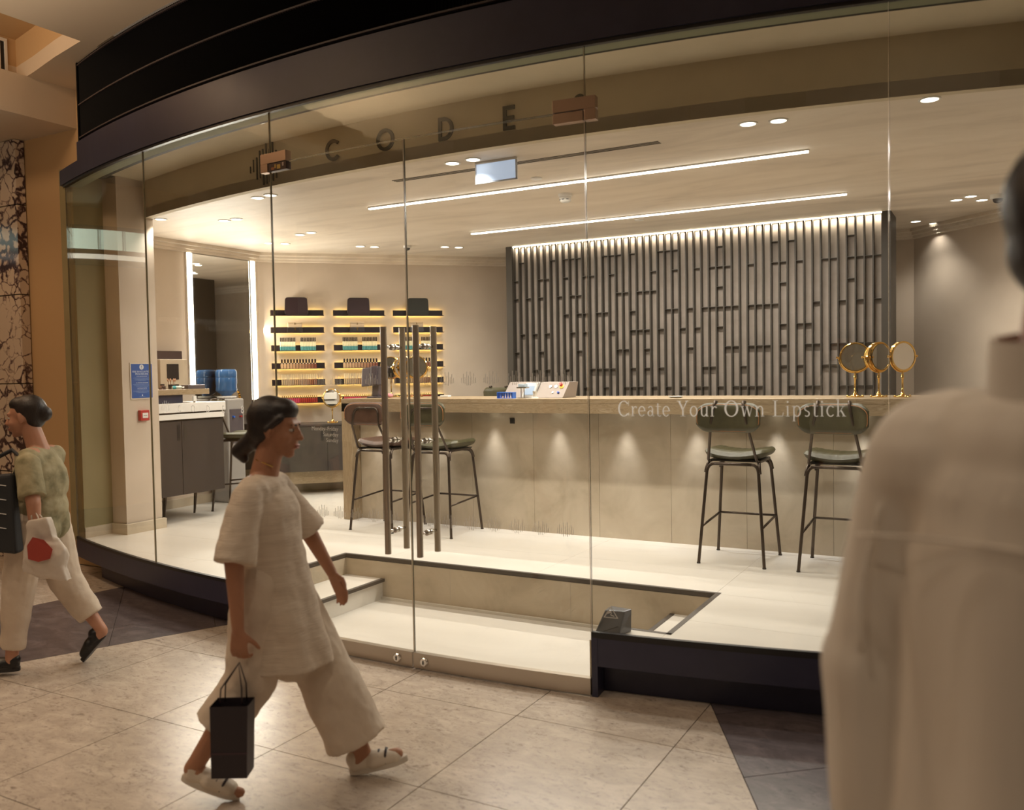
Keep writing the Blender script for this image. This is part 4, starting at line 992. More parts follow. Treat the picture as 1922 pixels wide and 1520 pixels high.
# bottles
cap_d = mat('dark_cap', (.016, .008, .009), .45, spec=.25); tealm = mat('teal_liquid', (.10, .33, .32), .25); pale = mat('pale_bottle', (.72, .66, .42), .3)
vial = MB().lathe([(.0078, 0), (.0078, .045), ], (0, 0, 0), 10, mi=0).lathe([(.0076, .0455), (.0076, .095), (.004, .100)], (0, 0, 0), 10, mi=1).lathe([(.0066, .1005), (.0066, .146)], (0, 0, 0), 10, mi=2).build('serum_vial', [tealm, pale, cap_d], smooth='auto')
def place(src, first, name, p, lab, cat, group):
    if first: o = src
    else: o = src.copy(); COL.objects.link(o)
    o.location = p; o.rotation_euler = (0, 0, S45); return tag(o, lab, cat, group)
first = True
for c in range(3):
    for cl in range(2):
        for k in range(10):
            side = 'left' if cl == 0 else 'right'
            place(vial, first, 'serum_vial', wpt(CS[c]+.105+cl*.225+k*.0172, .07, ZS[2]), 'slim vial with dark cap and teal base, %s cluster on the %s column' % (side, coln[c]), 'vial', 'teal vials, %s cluster of the %s shelf column' % (side, coln[c])); first = False
whitec = mat('white_gold_cap', (.80, .70, .48), .35); goldc = mat('gold_cap', (.75, .52, .20), .25, .8)
def mix(a, b, t): return tuple(x+(y-x)*t for x, y in zip(a, b))
for c in range(3):
    for k in range(12):
        t_ = k/11; colr = mix((.62, .40, .22), (.20, .055, .03), t_ if c < 2 else .35+.65*t_)
        mt_ = mat('foundation_%d' % round((t_ if c < 2 else .35+.65*t_)*20), colr, .3)
        o = MB().box(-.0135, .0135, -.0135, .0135, 0, .052, mi=0).box(-.006, .006, -.006, .006, .052, .060, mi=2).box(-.010, .010, -.010, .010, .060, .104, mi=1).build('foundation_bottle', [mt_, cap_d, plast_w])
        nm = 'palest' if t_ < .2 else 'light tan' if t_ < .45 else 'russet' if t_ < .75 else 'darkest brown'
        o.location = wpt(CS[c]+.112+k*.0335, .07, ZS[3]); o.rotation_euler = (0, 0, S45)
        tag(o, '%s square foundation bottle with dark cap, fourth shelf of the %s column' % (nm, coln[c]), 'bottle', '%s foundation bottles, %s column' % (nm, coln[c]))
    for k in range(19):
        t_ = k/18; colr = mix((.66, .48, .26), (.28, .075, .03), t_); mt_ = mat('gloss_%d' % round(t_*18), colr, .25)
        o = MB().lathe([(.0080, 0), (.0080, .066)], (0, 0, 0), 8, mi=0).lathe([(.0064, .0665), (.0064, .120)], (0, 0, 0), 8, mi=1).build('gloss_tube', [mt_, whitec], smooth='auto')
        nm = 'pale sand' if t_ < .34 else 'caramel' if t_ < .67 else 'deep rust'
        o.location = wpt(CS[c]+.112+k*.0208, .07, ZS[4]); o.rotation_euler = (0, 0, S45)
        tag(o, '%s tube with cream cap, fifth shelf of the %s column' % (nm, coln[c]), 'tube', '%s tubes, %s column' % (nm, coln[c]))
    for k in range(18):
        t_ = k/17; pink = t_ < .5; colr = mix((.58, .045, .10), (.62, .06, .13), t_) if pink else mix((.42, .05, .03), (.34, .03, .02), t_); mt_ = mat('lip_%d' % round(t_*17), colr, .3)
        o = MB().box(-.009, .009, -.009, .009, 0, .053, mi=0).box(-.0055, .0055, -.0055, .0055, .053, .082, mi=1).build('lipstick', [mt_, goldc])
        o.location = wpt(CS[c]+.108+k*.0222, .07, ZS[5]); o.rotation_euler = (0, 0, S45)
        tag(o, '%s lipstick with gold cap, lowest shelf of the %s column' % ('pink' if pink else 'brick red', coln[c]), 'lipstick', '%s lipsticks, %s column' % ('pink' if pink else 'red', coln[c]))
# low cabinet below the shelves
lb = thing('low_cabinet', 'long low charcoal cabinet with doors under the bottle shelves', 'cabinet', Ws+Vector((0, 0, .3)), None, S45)
def cz(z): return z-.3
MB().box(.10, 2.45, -.44, -.005, cz(.56), cz(1.06)).build('body', cab_d, lb); MB().box(.09, 2.46, -.465, -.003, cz(1.06), cz(1.082)).build('top', cab_d, lb, bevel=.002)
MB().box(.15, 2.40, -.36, -.016, cz(.42), cz(.56)).build('plinth_rail', trav, lb)
for k in range(4):
    x0 = .105+k*.5855; dr_ = MB().box(x0+.002, x0+.5835, -.460, -.441, cz(.565), cz(1.055)).build('door', cab_d, lb)
    hx = x0+.5835-.05 if k % 2 == 0 else x0+.05
    MB().box(hx-.014, hx+.014, -.4615, -.4595, cz(.90), cz(1.02)).build('handle_recess', black, dr_)
gold_mirror('small gold mirror alone on the low cabinet beside the counter end', wpt(.765, .30, 1.082), radians(20))

# ---------------------------------------------------------------- vanity on the left
VX = -6.50
vn = thing('vanity_cabinet', 'floating dark brown cabinet with white slab top beside the pillar', 'cabinet', (-6.9, 5.67, .3)); O = (-6.9, 5.67, .3)
MB().box(-7.28, VX-.02, 5.285, 6.04, .55, 1.225).build('body', cab_d, vn, O)
for y0, y1, hy in ((5.287, 5.548, 5.515), (5.552, 6.04, 5.59)):
    dr_ = MB().box(VX-.02, VX, y0, y1, .552, 1.222).build('door', cab_d, vn, O, bevel=.002)
    MB().box(VX-.004, VX+.0015, hy-.018, hy+.018, 1.05, 1.19).build('handle_recess', black if hy < 5.55 else slat_dark, dr_, O)
MB().box(-7.28, VX+.01, 5.285, 6.05, 1.240, 1.288).build('lower_slab', white_sl, vn, O, bevel=.002)
MB().box(-7.26, VX-.02, 5.30, 6.03, 1.225, 1.240).box(-7.26, VX-.02, 5.30, 6.03, 1.288, 1.303).build('shadow_gap', black, vn, O)
MB().box(-7.28, VX+.01, 5.285, 6.07, 1.303, 1.385).build('upper_slab', white_sl, vn, O, bevel=.004)
for y in (5.62, 5.98): MB().tube([(-6.86, y, .30), (-6.84, y+.01, .55)], [.010, .018], 10).build('leg', tube_m, vn, O, smooth='auto')
lg = thing('vanity_ledge', 'travertine ledge above the white slab, crowded with small items', 'shelf', (-6.9, 5.6, 1.385)); O = (-6.9, 5.6, 1.385)
MB().box(-7.28, -6.55, 5.28, 5.93, 1.462, 1.512).build('ledge_top', trav, lg, O, bevel=.003)
MB().box(-7.28, -6.60, 5.29, 5.66, 1.386, 1.461).build('drawer_box', navyd, lg, O, bevel=.003)
LT = 1.512
dv = thing('framed_display', 'small dark rounded screen in a pale box with dark surround', 'display', (-7.15, 5.86-.18, LT)); O = (-7.15, 5.68, LT)
MB().box(-7.24, -7.20, 5.30, 6.18, LT, 1.885).build('surround', mat('dark_plum_panel', (.05, .028, .03), .5), dv, O)
MB().box(-7.20, -7.10, 5.83, 6.16, LT, 1.80).build('body', mat('pale_case', (.52, .43, .32), .5), dv, O, bevel=.006)
MB().box(-7.10, -7.092, 5.905, 6.045, 1.60, 1.755).build('screen', black, dv, O, bevel=.012, segs=4)
nb = thing('dark_palette', 'dark flat makeup palette lying on the vanity ledge', 'palette', (-6.62, 5.80, LT))
MB().box(-.05, .05, -.10, .10, 0, .026).build('tray', plast_d, nb, bevel=.003); MB().box(-.05, .05, -.10, .10, .027, .038).build('lid', mat('palette_lid', (.16, .13, .14), .35), nb, bevel=.003)
bc = thing('brush_cup', 'dark cup of makeup brushes on the vanity ledge', 'cup', (-6.70, 5.62, LT))
MB().lathe([(.028, 0), (.030, .045), (.027, .045), (.026, .004), (.0001, .004)], (0, 0, 0), 18).build('cup', black, bc, smooth='auto')
bs = MB()
for k in range(7):
    a = k*.9; x, y = .016*cos(a), .016*sin(a); br = MB().tube([(x, y, .006), (x*1.9, y*1.9, .07)], .002, 6).tube([(x*1.9, y*1.9, .07), (x*2.1, y*2.1, .085), (x*2.2, y*2.2, .10)], [.004, .0065, .003], 8, mi=1).build('brush', [mat('brush_wood', (.25, .12, .06), .5), mat('brush_hair', (.55, .30, .18), .9)], bc, smooth=True)
gb = thing('teal_bottle', 'clear bottle with teal liquid lying on the vanity ledge', 'bottle', (-6.62, 5.62, LT+.016), rz=radians(70))
MB().lathe([(.014, -.05), (.015, -.045), (.015, .03), (.006, .045)], (0, 0, 0), 16, 'x').build('body', mat('clear_plastic', (.50, .55, .48), .15), gb, smooth='auto')
MB().lathe([(.0152, -.046), (.0152, -.015)], (0, 0, 0), 16, 'x').build('liquid', mat('teal_bright', (.03, .32, .36), .2), gb, smooth='auto')
MB().lathe([(.008, .045), (.008, .062), (.0001, .062)], (0, 0, 0), 12, 'x').build('cap', chrome, gb, smooth='auto')
for y, x, h, cc_ in ((5.50, -6.66, .03, (.10, .06, .05)), (5.42, -6.60, .018, (.25, .16, .12)), (5.56, -6.75, .05, (.45, .25, .2)), (5.70, -6.72, .045, (.12, .05, .05))):
    t = thing('small_jar', {(.03): 'low dark jar on the vanity ledge', (.018): 'flat brown compact on the vanity ledge, nearest the pillar', (.05): 'rosy upright bottle on the vanity ledge', (.045): 'dark red jar behind the brush cup'}[h], 'jar', (x, y, LT))
    MB().lathe([(.018, 0), (.018, h*.7)], (0, 0, 0), 16).build('body', mat('jar_%g' % h, cc_, .3), t, smooth='auto'); MB().lathe([(.019, h*.7), (.019, h), (.0001, h)], (0, 0, 0), 16).build('lid', black, t, smooth='auto')
tb_ = thing('white_tube', 'white cosmetic tube standing on the white vanity slab', 'tube', (-6.54, 5.74, 1.385))
MB().box(-.012, .012, -.018, .018, .012, .062).build('body', plast_w, tb_, bevel=.004); MB().lathe([(.010, 0), (.010, .012)], (0, 0, 0), 12).build('cap', chrome, tb_)
# tall mirror with light strips
vm = thing('vanity_mirror', 'tall wall mirror between two glowing light strips on the left wall', 'mirror', (WX, 6.8, 1.6)); O = (WX, 6.8, 1.6)
MB().box(WX+.002, WX+.012, 6.41, 7.215, .42, 2.895).build('mirror_pane', mirror_m, vm, O)
for y0, y1, z0 in ((6.345, 6.405, 1.50), (7.222, 7.282, 1.36)):
    ls = MB().box(WX+.002, WX+.022, y0-.004, y1+.004, z0-.004, 2.90).build('light_housing', plast_w, vm, O)
    MB().box(WX+.022, WX+.030, y0, y1, z0, 2.897).build('light_strip', led, ls, O)
    area('vanity_light', (WX+.034, (y0+y1)/2, (z0+2.897)/2), .05, 30, (1, .93, .82), rot=(0, radians(-90), 0), sy=1.4)
# water dispenser
wc = thing('water_dispenser', 'grey water dispenser with a blue bottle near the lit mirror', 'water dispenser', (-7.145, 6.70, PL))
gp = mat('grey_cooler', (.36, .34, .32), .4)
MB().box(-.135, .13, -.12, .12, 0, 1.09).build('cabinet', gp, wc, bevel=.02, segs=3)
MB().box(.128, .134, -.09, .09, .62, .98).build('tap_recess', plast_d, wc); 
for y in (-.05, .05): MB().lathe([(.010, 0), (.010, .03), (.0001, .03)], (.13, y, .90), 10, 'x').build('tap', bl if y < 0 else red_p, wc)
MB().lathe([(.05, 1.085), (.10, 1.10), (.10, 1.115), (.055, 1.12)], (0, 0, 0), 24).build('collar', plast_w, wc, smooth='auto')
MB().lathe([(.045, 1.10), (.055, 1.13), (.105, 1.165), (.110, 1.18), (.106, 1.235), (.110, 1.25), (.110, 1.30), (.106, 1.31), (.110, 1.32), (.110, 1.375), (.095, 1.395), (.0001, 1.40)], (0, 0, 0), 30).build('bottle', mat('blue_water_bottle', (.035, .12, .30), .12), wc, smooth='auto')
# fire notice and call point on the pillar
fx = -6.453
fn = thing('fire_notice', 'blue fire evacuation notice on the pillar behind the left pane', 'notice', (fx, 5.10, 1.6)); O = (fx, 5.10, 1.6)
MB().box(fx+.0005, fx+.006, 4.985, 5.215, 1.438, 1.752).build('frame', mat('frame_beige', (.62, .54, .44), .4), fn, O)
pn = MB().box(fx+.006, fx+.007, 4.995, 5.205, 1.450, 1.742).build('panel', blue_p, fn, O)
def on_pil(y0, z0):
    def mp(x, z, dd): return (fx+.0071+dd, y0+x, z0+z)
    return mp
v, f = ringpts(0, 0, .022, .0001, 0, 360, 28); extrude2(v, f, on_pil(5.10, 1.715), .0004, 'emblem_disc', vinyl_w, pn, O)
put_text('!', .042, lambda x, z, dd: (fx+.0076+dd, 5.10+x, 1.700+z), 'exclamation_mark', navyd, pn, O, 'c', .0004)
for s_, sz, z in (('FIRE EVACUATION', .0225, 1.668), ('PROCEDURE', .0225, 1.648), ('IF YOU DISCOVER A FIRE', .0095, 1.632), ('ON HEARING THE ALARM', .0105, 1.577), ('IMPORTANT NOTES', .0105, 1.530)):
    put_text(s_, sz, on_pil(5.10, z), 'text_line', vinyl_w, pn, O, 'c', .0003)
for z, wd_ in ((1.620, .17), (1.612, .13), (1.604, .15), (1.596, .08), (1.566, .18), (1.556, .16), (1.546, .12), (1.519, .10), (1.509, .18), (1.501, .13), (1.493, .09), (1.462, .06)):
    extrude2([(-wd_/2, 0), (wd_/2, 0), (wd_/2, .0022), (-wd_/2, .0022)], [(0, 1, 2, 3)], on_pil(5.10, z), .0003, 'small_print', mat('print_pale', (.30, .40, .60), .6), pn, O)
extrude2([(-.004, 0), (.004, 0), (.003, .014), (-.003, .014)], [(0, 1, 2, 3)], on_pil(5.10, 1.467), .0003, 'crest', vinyl_w, pn, O)
fa_ = thing('fire_call_point', 'red square fire alarm call point under the blue notice', 'alarm', (fx, 5.10, 1.30)); O = (fx, 5.10, 1.30)
MB().box(fx, fx+.035, 5.055, 5.145, 1.255, 1.345).build('housing', red_p, fa_, O, bevel=.004)
fc = MB().box(fx+.035, fx+.038, 5.072, 5.128, 1.278, 1.322).build('break_plate', plast_w, fa_, O)
for k in (-1, 0, 1): MB().box(fx+.038, fx+.0386, 5.10+k*.012-.004, 5.10+k*.012+.004, 1.297, 1.303).build('mark', navyd if k else red_p, fc, O)

# ---------------------------------------------------------------- people
def capsule(mb, p0, p1, r0, r1, flat=1.0, n=14, up_=None):
    """tapered limb with round ends; flat squeezes it along the second cross axis"""
    p0, p1 = Vector(p0), Vector(p1); d_ = p1-p0; L_ = max(d_.length, 1e-5); q = d_.to_track_quat('Z', 'X').to_matrix().to_4x4() if L_ > 1e-4 else Matrix.Identity(4)
    prof = [(r0*sin(a), -r0*cos(a)) for a in [pi/2*k/5 for k in range(6)]]+[(r1*cos(a), L_+r1*sin(a)) for a in [pi/2*k/5 for k in range(6)]]
    prof = [(max(r, .0004), h) for r, h in prof]
    t = MB().lathe(prof, (0, 0, 0), n); M_ = Matrix.Translation(p0) @ q @ Matrix.Diagonal((1, flat, 1, 1)); t.xf(M_)
    return mb.add(t.v, t.f)
def ell(mb, c, r, rot=None, n=16):
    prof = [(max(sin(pi*k/10), .003), -cos(pi*k/10)) for k in range(11)]
    t = MB().lathe(prof, (0, 0, 0), n); M_ = Matrix.Translation(c) @ (rot or Matrix.Identity(4)) @ Matrix.Diagonal((*r, 1)); t.xf(M_)
    return mb.add(t.v, t.f)
def solid(mb, name, mt_, parent, voxel=.008, smooth=4, fac=.5, wr=0):
    """fuse overlapping shapes into one continuous skin"""
    me = bpy.data.meshes.new(name); me.from_pydata(mb.v, [], mb.f)
    bm = bmesh.new(); bm.from_mesh(me); bmesh.ops.recalc_face_normals(bm, faces=bm.faces); bm.to_mesh(me); bm.free()
    o = bpy.data.objects.new(name, me); COL.objects.link(o)
    m_ = o.modifiers.new('r', 'REMESH'); m_.mode = 'VOXEL'; m_.voxel_size = voxel; m_.use_smooth_shade = True
    m2 = o.modifiers.new('s', 'SMOOTH'); m2.iterations = smooth; m2.factor = fac
    if wr:
        nm_ = 'folds_%s' % name; tx_ = bpy.data.textures.get(nm_) or bpy.data.textures.new(nm_, 'CLOUDS'); tx_.noise_scale = .28 if name == 'robe' else .11; tx_.noise_depth = 1 if name == 'robe' else 2
        m3 = o.modifiers.new('d', 'DISPLACE'); m3.texture = tx_; m3.strength = wr; m3.mid_level = .5; m3.texture_coords = 'LOCAL'
    bpy.context.view_layer.update()
    new = bpy.data.meshes.new_from_object(o.evaluated_get(bpy.context.evaluated_depsgraph_get()))
    o.modifiers.clear(); o.data = new; new.materials.clear(); new.materials.append(mt_); new.shade_smooth(); new.name = name
    o.parent = parent
    return o
def skin(name, col):
    mt_ = mottled(name, [(.3, tuple(c*.92 for c in col)), (.7, col)], 20, 4, .5)
    b = mt_.node_tree.nodes['Principled BSDF']; b.inputs['Subsurface Weight'].default_value = .12; b.inputs['Subsurface Radius'].default_value = (.02, .008, .004); b.inputs['Subsurface Scale'].default_value = .5
    return mt_
def head(mb, c, s=1.0, rz=0, tilt=0):
    """head facing local +x, c = centre of the head"""
    M_ = Matrix.Translation(c) @ Matrix.Rotation(rz, 4, 'Z') @ Matrix.Rotation(tilt, 4, 'Y') @ Matrix.Scale(s, 4); t = MB()
    ell(t, (-.015, 0, .028), (.094, .073, .088)); ell(t, (.022, 0, -.020), (.070, .058, .080)); ell(t, (.030, 0, -.062), (.052, .044, .045)); ell(t, (.060, 0, -.094), (.022, .022, .018))
    capsule(t, (.083, 0, .012), (.104, 0, -.030), .008, .0115); ell(t, (.096, .010, -.032), (.010, .007, .007)); ell(t, (.096, -.010, -.032), (.010, .007, .007))
    capsule(t, (.076, -.034, .022), (.076, .034, .022), .011, .011); ell(t, (.088, 0, -.058), (.009, .021, .005)); ell(t, (.085, 0, -.068), (.010, .018, .006))
    for s_ in (-1, 1):
        ell(t, (.054, s_*.036, -.030), (.026, .020, .024)); ell(t, (-.004, s_*.074, -.004), (.017, .007, .030), Matrix.Rotation(s_*.25, 4, 'Z')); ell(t, (.002, s_*.072, -.026), (.010, .008, .012))
    t.xf(M_); mb.add(t.v, t.f); return M_
def eyes(M_, parent, lipcol=(.38, .12, .09)):
    t = MB()
    for s_ in (-1, 1): ell(t, (.0735, s_*.0300, .000), (.0105, .0115, .0062))
    o = t.xf(M_).build('eyes', mat('eye_white', (.55, .50, .45), .3), parent, smooth=True); t = MB()
    for s_ in (-1, 1): ell(t, (.0810, s_*.0300, .000), (.0042, .0055, .0055))
    t.xf(M_).build('iris', mat('eye_dark', (.03, .015, .01), .15), o, smooth=True)
    t = MB()
    for s_ in (-1, 1): capsule(t, (.088, s_*.016, .020), (.078, s_*.042, .021), .0035, .0025)
    t.xf(M_).build('eyebrows', mat('hair_black', (.012, .008, .008), .6), parent, smooth=True)
    t = MB(); ell(t, (.0905, 0, -.0585), (.0085, .020, .0042)); ell(t, (.0885, 0, -.067), (.009, .017, .005)); t.xf(M_).build('lips', mat('lips', lipcol, .4), parent, smooth=True)
def hand(mb, wrist, dirv, palm, thumb, curl=.5, s=1.0):
    """palm and five separate curled fingers; dirv towards fingertips, palm = normal of the palm, thumb = thumb side"""
    w_ = Vector(wrist); d_ = Vector(dirv).normalized(); p = Vector(palm); p = (p-d_*p.dot(d_)).normalized(); t_ = d_.cross(p)
    if t_.dot(Vector(thumb)) < 0: t_ = -t_
    for k in range(4):
        off = (k-1.5)*-.019*s
        capsule(mb, w_+d_*.01+t_*off*.55, w_+d_*.078*s+t_*off, .013*s, .0105*s)
    for k, (L_, r_) in enumerate(((.070, .0085), (.078, .0088), (.072, .0084), (.057, .0075))):
        off = (1.5-k)*.0205*s; q = w_+d_*.082*s+t_*off; a = 0; dd = d_
        for j, fr in enumerate((.45, .32, .23)):
            a += curl*(.7, 1.0, .8)[j]; dd = (d_*cos(a)+p*sin(a)).normalized(); q2 = q+dd*L_*fr*s; capsule(mb, q, q2, r_*s*(1-.08*j), r_*s*(.92-.08*j), n=10); q = q2
    q = w_+d_*.022*s+t_*.024*s+p*.004
    for j, (L_, dv) in enumerate(((.038, d_*.65+t_*.75+p*.2), (.030, d_*.85+t_*.35+p*.4*(1+curl)), (.024, d_*.9+t_*.05+p*.5*(1+curl)))):
        q2 = q+dv.normalized()*L_*s; capsule(mb, q, q2, (.0125, .0105, .0095)[j]*s, (.0105, .0095, .0080)[j]*s, n=10); q = q2

def local_origin(fwd_d, lat):
    fh = Vector((-sin(YAW), cos(YAW), 0)); return fh*fwd_d+rgt*lat

# --- woman in a pale tunic, walking to the right
hairm = mottled('dark_hair', [(.3, (.010, .007, .007)), (.7, (.028, .018, .015))], 30, 5, .45, stretch=(1, 1, .3), bump=.2)
sk1 = skin('skin_tan', (.42, .20, .115))
cloth1 = mottled('ribbed_cream_cloth', [(.3, (.60, .50, .40)), (.7, (.70, .60, .49))], 5, 4, .85, stretch=(1, 1, 14), bump=.35, bscale=22)
cloth1b = mottled('cream_trouser_cloth', [(.3, (.58, .48, .385)), (.7, (.68, .58, .47))], 5, 4, .85, bump=.2)
p1 = local_origin(3.42, -.963)
wm = thing('person', 'walking person in pale ribbed tunic and wide trousers carrying a dark bag', 'person', p1, None, YAW)
b = MB()
hp = Vector((.045, 0, 1.418))
HM = head(b, hp, 1.0, radians(-8), radians(6))
capsule(b, (.025, 0, 1.36), (-.01, 0, 1.22), .050, .056)
capsule(b, (-.02, -.10, 1.185), (-.02, .10, 1.185), .062, .062); ell(b, (-.01, 0, 1.08), (.105, .150, .15)); ell(b, (0, 0, .96), (.095, .130, .12)); ell(b, (-.01, 0, .85), (.11, .155, .11))
# near arm (camera side) hanging, far arm swinging forward
na = [(-.025, -.165, 1.175), (-.055, -.245, .945), (-.045, -.255, .700)]
fa2 = [(-.015, .165, 1.175), (.105, .225, .975), (.205, .205, .800)]
for A in (na, fa2):
    capsule(b, A[0], A[1], .046, .036); capsule(b, A[1], A[2], .036, .022)
hand(b, na[2], (.02, 0, -1), (.15, 1, 0), (1, 0, 0), .75, .92)
hand(b, fa2[2], (.45, -.05, -.9), (-.5, -1, -.2), (.7, 0, .3), .35, .92)
# legs: near leg behind on the toes, far leg stepping forward
nl = [(-.01, -.085, .83), (-.045, -.10, .48), (-.265, -.10, .150)]
fl_ = [(.0, .085, .83), (.175, .09, .47), (.335, .09, .095)]
for A in (nl, fl_): capsule(b, A[0], A[1], .085, .055); capsule(b, A[1], A[2], .056, .034); ell(b, Vector(A[1])+(Vector(A[2])-Vector(A[1]))*.3+Vector((-.02, 0, 0)), (.045, .045, .09), n=12)
capsule(b, nl[2], (-.285, -.10, .125), .034, .032); capsule(b, (-.275, -.10, .12), (-.165, -.10, .035), .032, .028); capsule(b, (-.165, -.10, .035), (-.105, -.10, .028), .028, .02)
capsule(b, fl_[2], (.315, .09, .06), .033, .034); capsule(b, (.32, .09, .055), (.475, .09, .085), .033, .024)
solid(b, 'body', sk1, wm, .0062, 3)
eyes(HM, wm)
h = MB(); hc_ = HM @ Vector((-.028, 0, .040))
def hx(x, y, z): return HM @ Vector((x, y, z))
ell(h, hx(-.028, 0, .040), (.092, .081, .086)); ell(h, hx(.018, 0, .070), (.066, .066, .050)); ell(h, hx(-.055, 0, -.010), (.058, .072, .070)); ell(h, hx(-.070, 0, -.055), (.040, .050, .040))
capsule(h, hx(-.090, 0, -.055), hx(-.145, 0, -.105), .040, .030); capsule(h, hx(-.145, 0, -.105), hx(-.120, 0, -.135), .030, .018)
for s_ in (-1, 1): capsule(h, hx(.042, s_*.062, .045), hx(-.01, s_*.076, -.005), .014, .012)
solid(h, 'hair', hairm, wm, .007, 4)
t = MB()   # tunic
ell(t, (-.01, 0, 1.19), (.085, .145, .055)); capsule(t, (-.015, -.115, 1.18), (-.015, .115, 1.18), .066, .066); ell(t, (0, 0, 1.05), (.130, .172, .17))
def ovaltube(mb, pts, ra, rb, folds=0, amp=.0, n=40):
    """garment section with flat open-looking hem: rings at pts with half widths ra (x) and rb (y)"""
    v = []; f = []
    for i, p in enumerate(pts):
        for k in range(n):
            a = 2*pi*k/n; m_ = 1+amp*(i/(len(pts)-1))*cos(folds*a+.7)
            v.append((p[0]+ra[i]*m_*cos(a), p[1]+rb[i]*m_*sin(a), p[2]))
    for i in range(len(pts)-1):
        for k in range(n): f.append((i*n+k, i*n+(k+1) % n, (i+1)*n+(k+1) % n, (i+1)*n+k))
    f += [tuple(range(n))[::-1], tuple((len(pts)-1)*n+k for k in range(n))]
    return mb.add(v, f)
ovaltube(t, [(0, 0, 1.08), (.005, 0, .95), (.025, 0, .78), (.050, 0, .62), (.070, 0, .50)], [.125, .130, .145, .165, .180], [.165, .165, .175, .18, .185], 7, .06)
for A in (na, fa2):
    e = Vector(A[0])+(Vector(A[1])-Vector(A[0]))*1.02; mid = (Vector(A[0])+e)/2; t.tube([A[0], mid, e], [.060, .070, .078], 24); ell(t, A[0], (.062, .060, .060))
tun = solid(t, 'tunic', cloth1, wm, .009, 3, .5, .022)
t = MB()
def leg_cloth(A, r0, r1, r2, sw):
    capsule(t, A[0], A[1], r0, r1); e = Vector(A[1])+(Vector(A[2])-Vector(A[1]))*sw; t.tube([A[1], (Vector(A[1])*.5+e*.5), e], [r1*.98, (r1+r2)/2, r2], 28)
leg_cloth(nl, .110, .100, .098, .58); leg_cloth(fl_, .110, .115, .125, .86); capsule(t, (.02, 0, .60), (.07, .03, .52), .12, .11)
solid(t, 'trousers', cloth1b, wm, .009, 3, .5, .022)
# necklace clasp glint and shoes
MB().tube([hx(-.05, -.05, -.125), hx(-.02, -.056, -.132), hx(.02, -.05, -.145)], .003, 6).build('necklace', gold, wm, smooth=True)
shoe_w = mat('cream_shoe', (.66, .58, .48), .55); sole_m = mat('shoe_sole', (.60, .54, .46), .6); strap_m = mat('dark_strap', (.035, .022, .028), .5)
def sneaker(heel, toe, roll_n, parent, mt_, sole, strap=None, w_=.042, hgt=.052):
    hl, te = Vector(heel), Vector(toe); d_ = (te-hl); L_ = d_.length; d_.normalize(); side = Vector((0, 1, 0)); nrm_ = d_.cross(side)*-1
    if nrm_.z < 0: nrm_ = -nrm_
    M_ = Matrix((( d_.x, side.x, nrm_.x, hl.x), (d_.y, side.y, nrm_.y, hl.y), (d_.z, side.z, nrm_.z, hl.z), (0, 0, 0, 1)))
    g_ = MB(); capsule(g_, (.035, 0, .034), (L_*.45, 0, .036), .036, .037, .95); capsule(g_, (L_*.45, 0, .034), (L_-.045, 0, .026), .038, .030, 1.25); ell(g_, (.03, 0, .055), (.036, .034, .036))
    o = solid(g_.xf(M_), 'shoe', mt_, parent, .005, 3)
    prof = []
    for k in range(28):
        a = 2*pi*k/28; x = L_*.5+L_*.52*cos(a); y = w_*(.82+.25*max(0, cos(a))*(1-max(0, cos(a))**6))*sin(a)*(1 if abs(cos(a)) < 2 else 1); prof.append((x, y))
    MB().prism(prof, -.004, .022).xf(M_).build('sole', sole, o, bevel=.004)
    if strap:
        for x in (.095, .125, .155): MB().tube([(x, -.036, .020), (x+.006, -.030, .052), (x+.010, 0, .068), (x+.006, .030, .052), (x, .036, .020)], .005, 6).xf(M_).build('strap', strap, o, smooth=True)
    return o
sneaker((-.325, -.10, .085), (-.110, -.10, .004), 0, wm, shoe_w, sole_m, strap_m); sneaker((.285, .09, .006), (.515, .09, .060), 0, wm, shoe_w, sole_m, strap_m)
# bag in her hand
bgl = wm.matrix_basis
wm_M = Matrix.Translation(p1) @ Matrix.Rotation(YAW, 4, 'Z')
bp0 = wm_M @ Vector((-.072, -.262, .178))
bag = thing('shopping_bag', 'stiff dark purple black bag hanging from the walking hand', 'bag', bp0, None, YAW)
bm_ = mat('dark_bag', (.022, .016, .022), .5)
MB().add([(-.068, -.045, 0), (.060, -.045, 0), (.060, .045, 0), (-.068, .045, 0), (-.066, -.045, .262), (.070, -.045, .262), (.070, .045, .262), (-.066, .045, .262)],
         [(0, 3, 2, 1), (0, 1, 5, 4), (1, 2, 6, 5), (2, 3, 7, 6), (3, 0, 4, 7)]).build('body', bm_, bag)
MB().box(-.0685, .066, -.0465, -.045, .088, .094).build('seam', mat('bag_seam', (.06, .03, .04), .5), bag)
for y in (-.03, .03): MB().tube([(-.035, y, .255), (-.03, y*.9, .32), (0.03, y*.2, .405), (.045, y*.9, .32), (.045, y, .255)], .003, 6).build('handle', strap_m, bag, smooth=True)

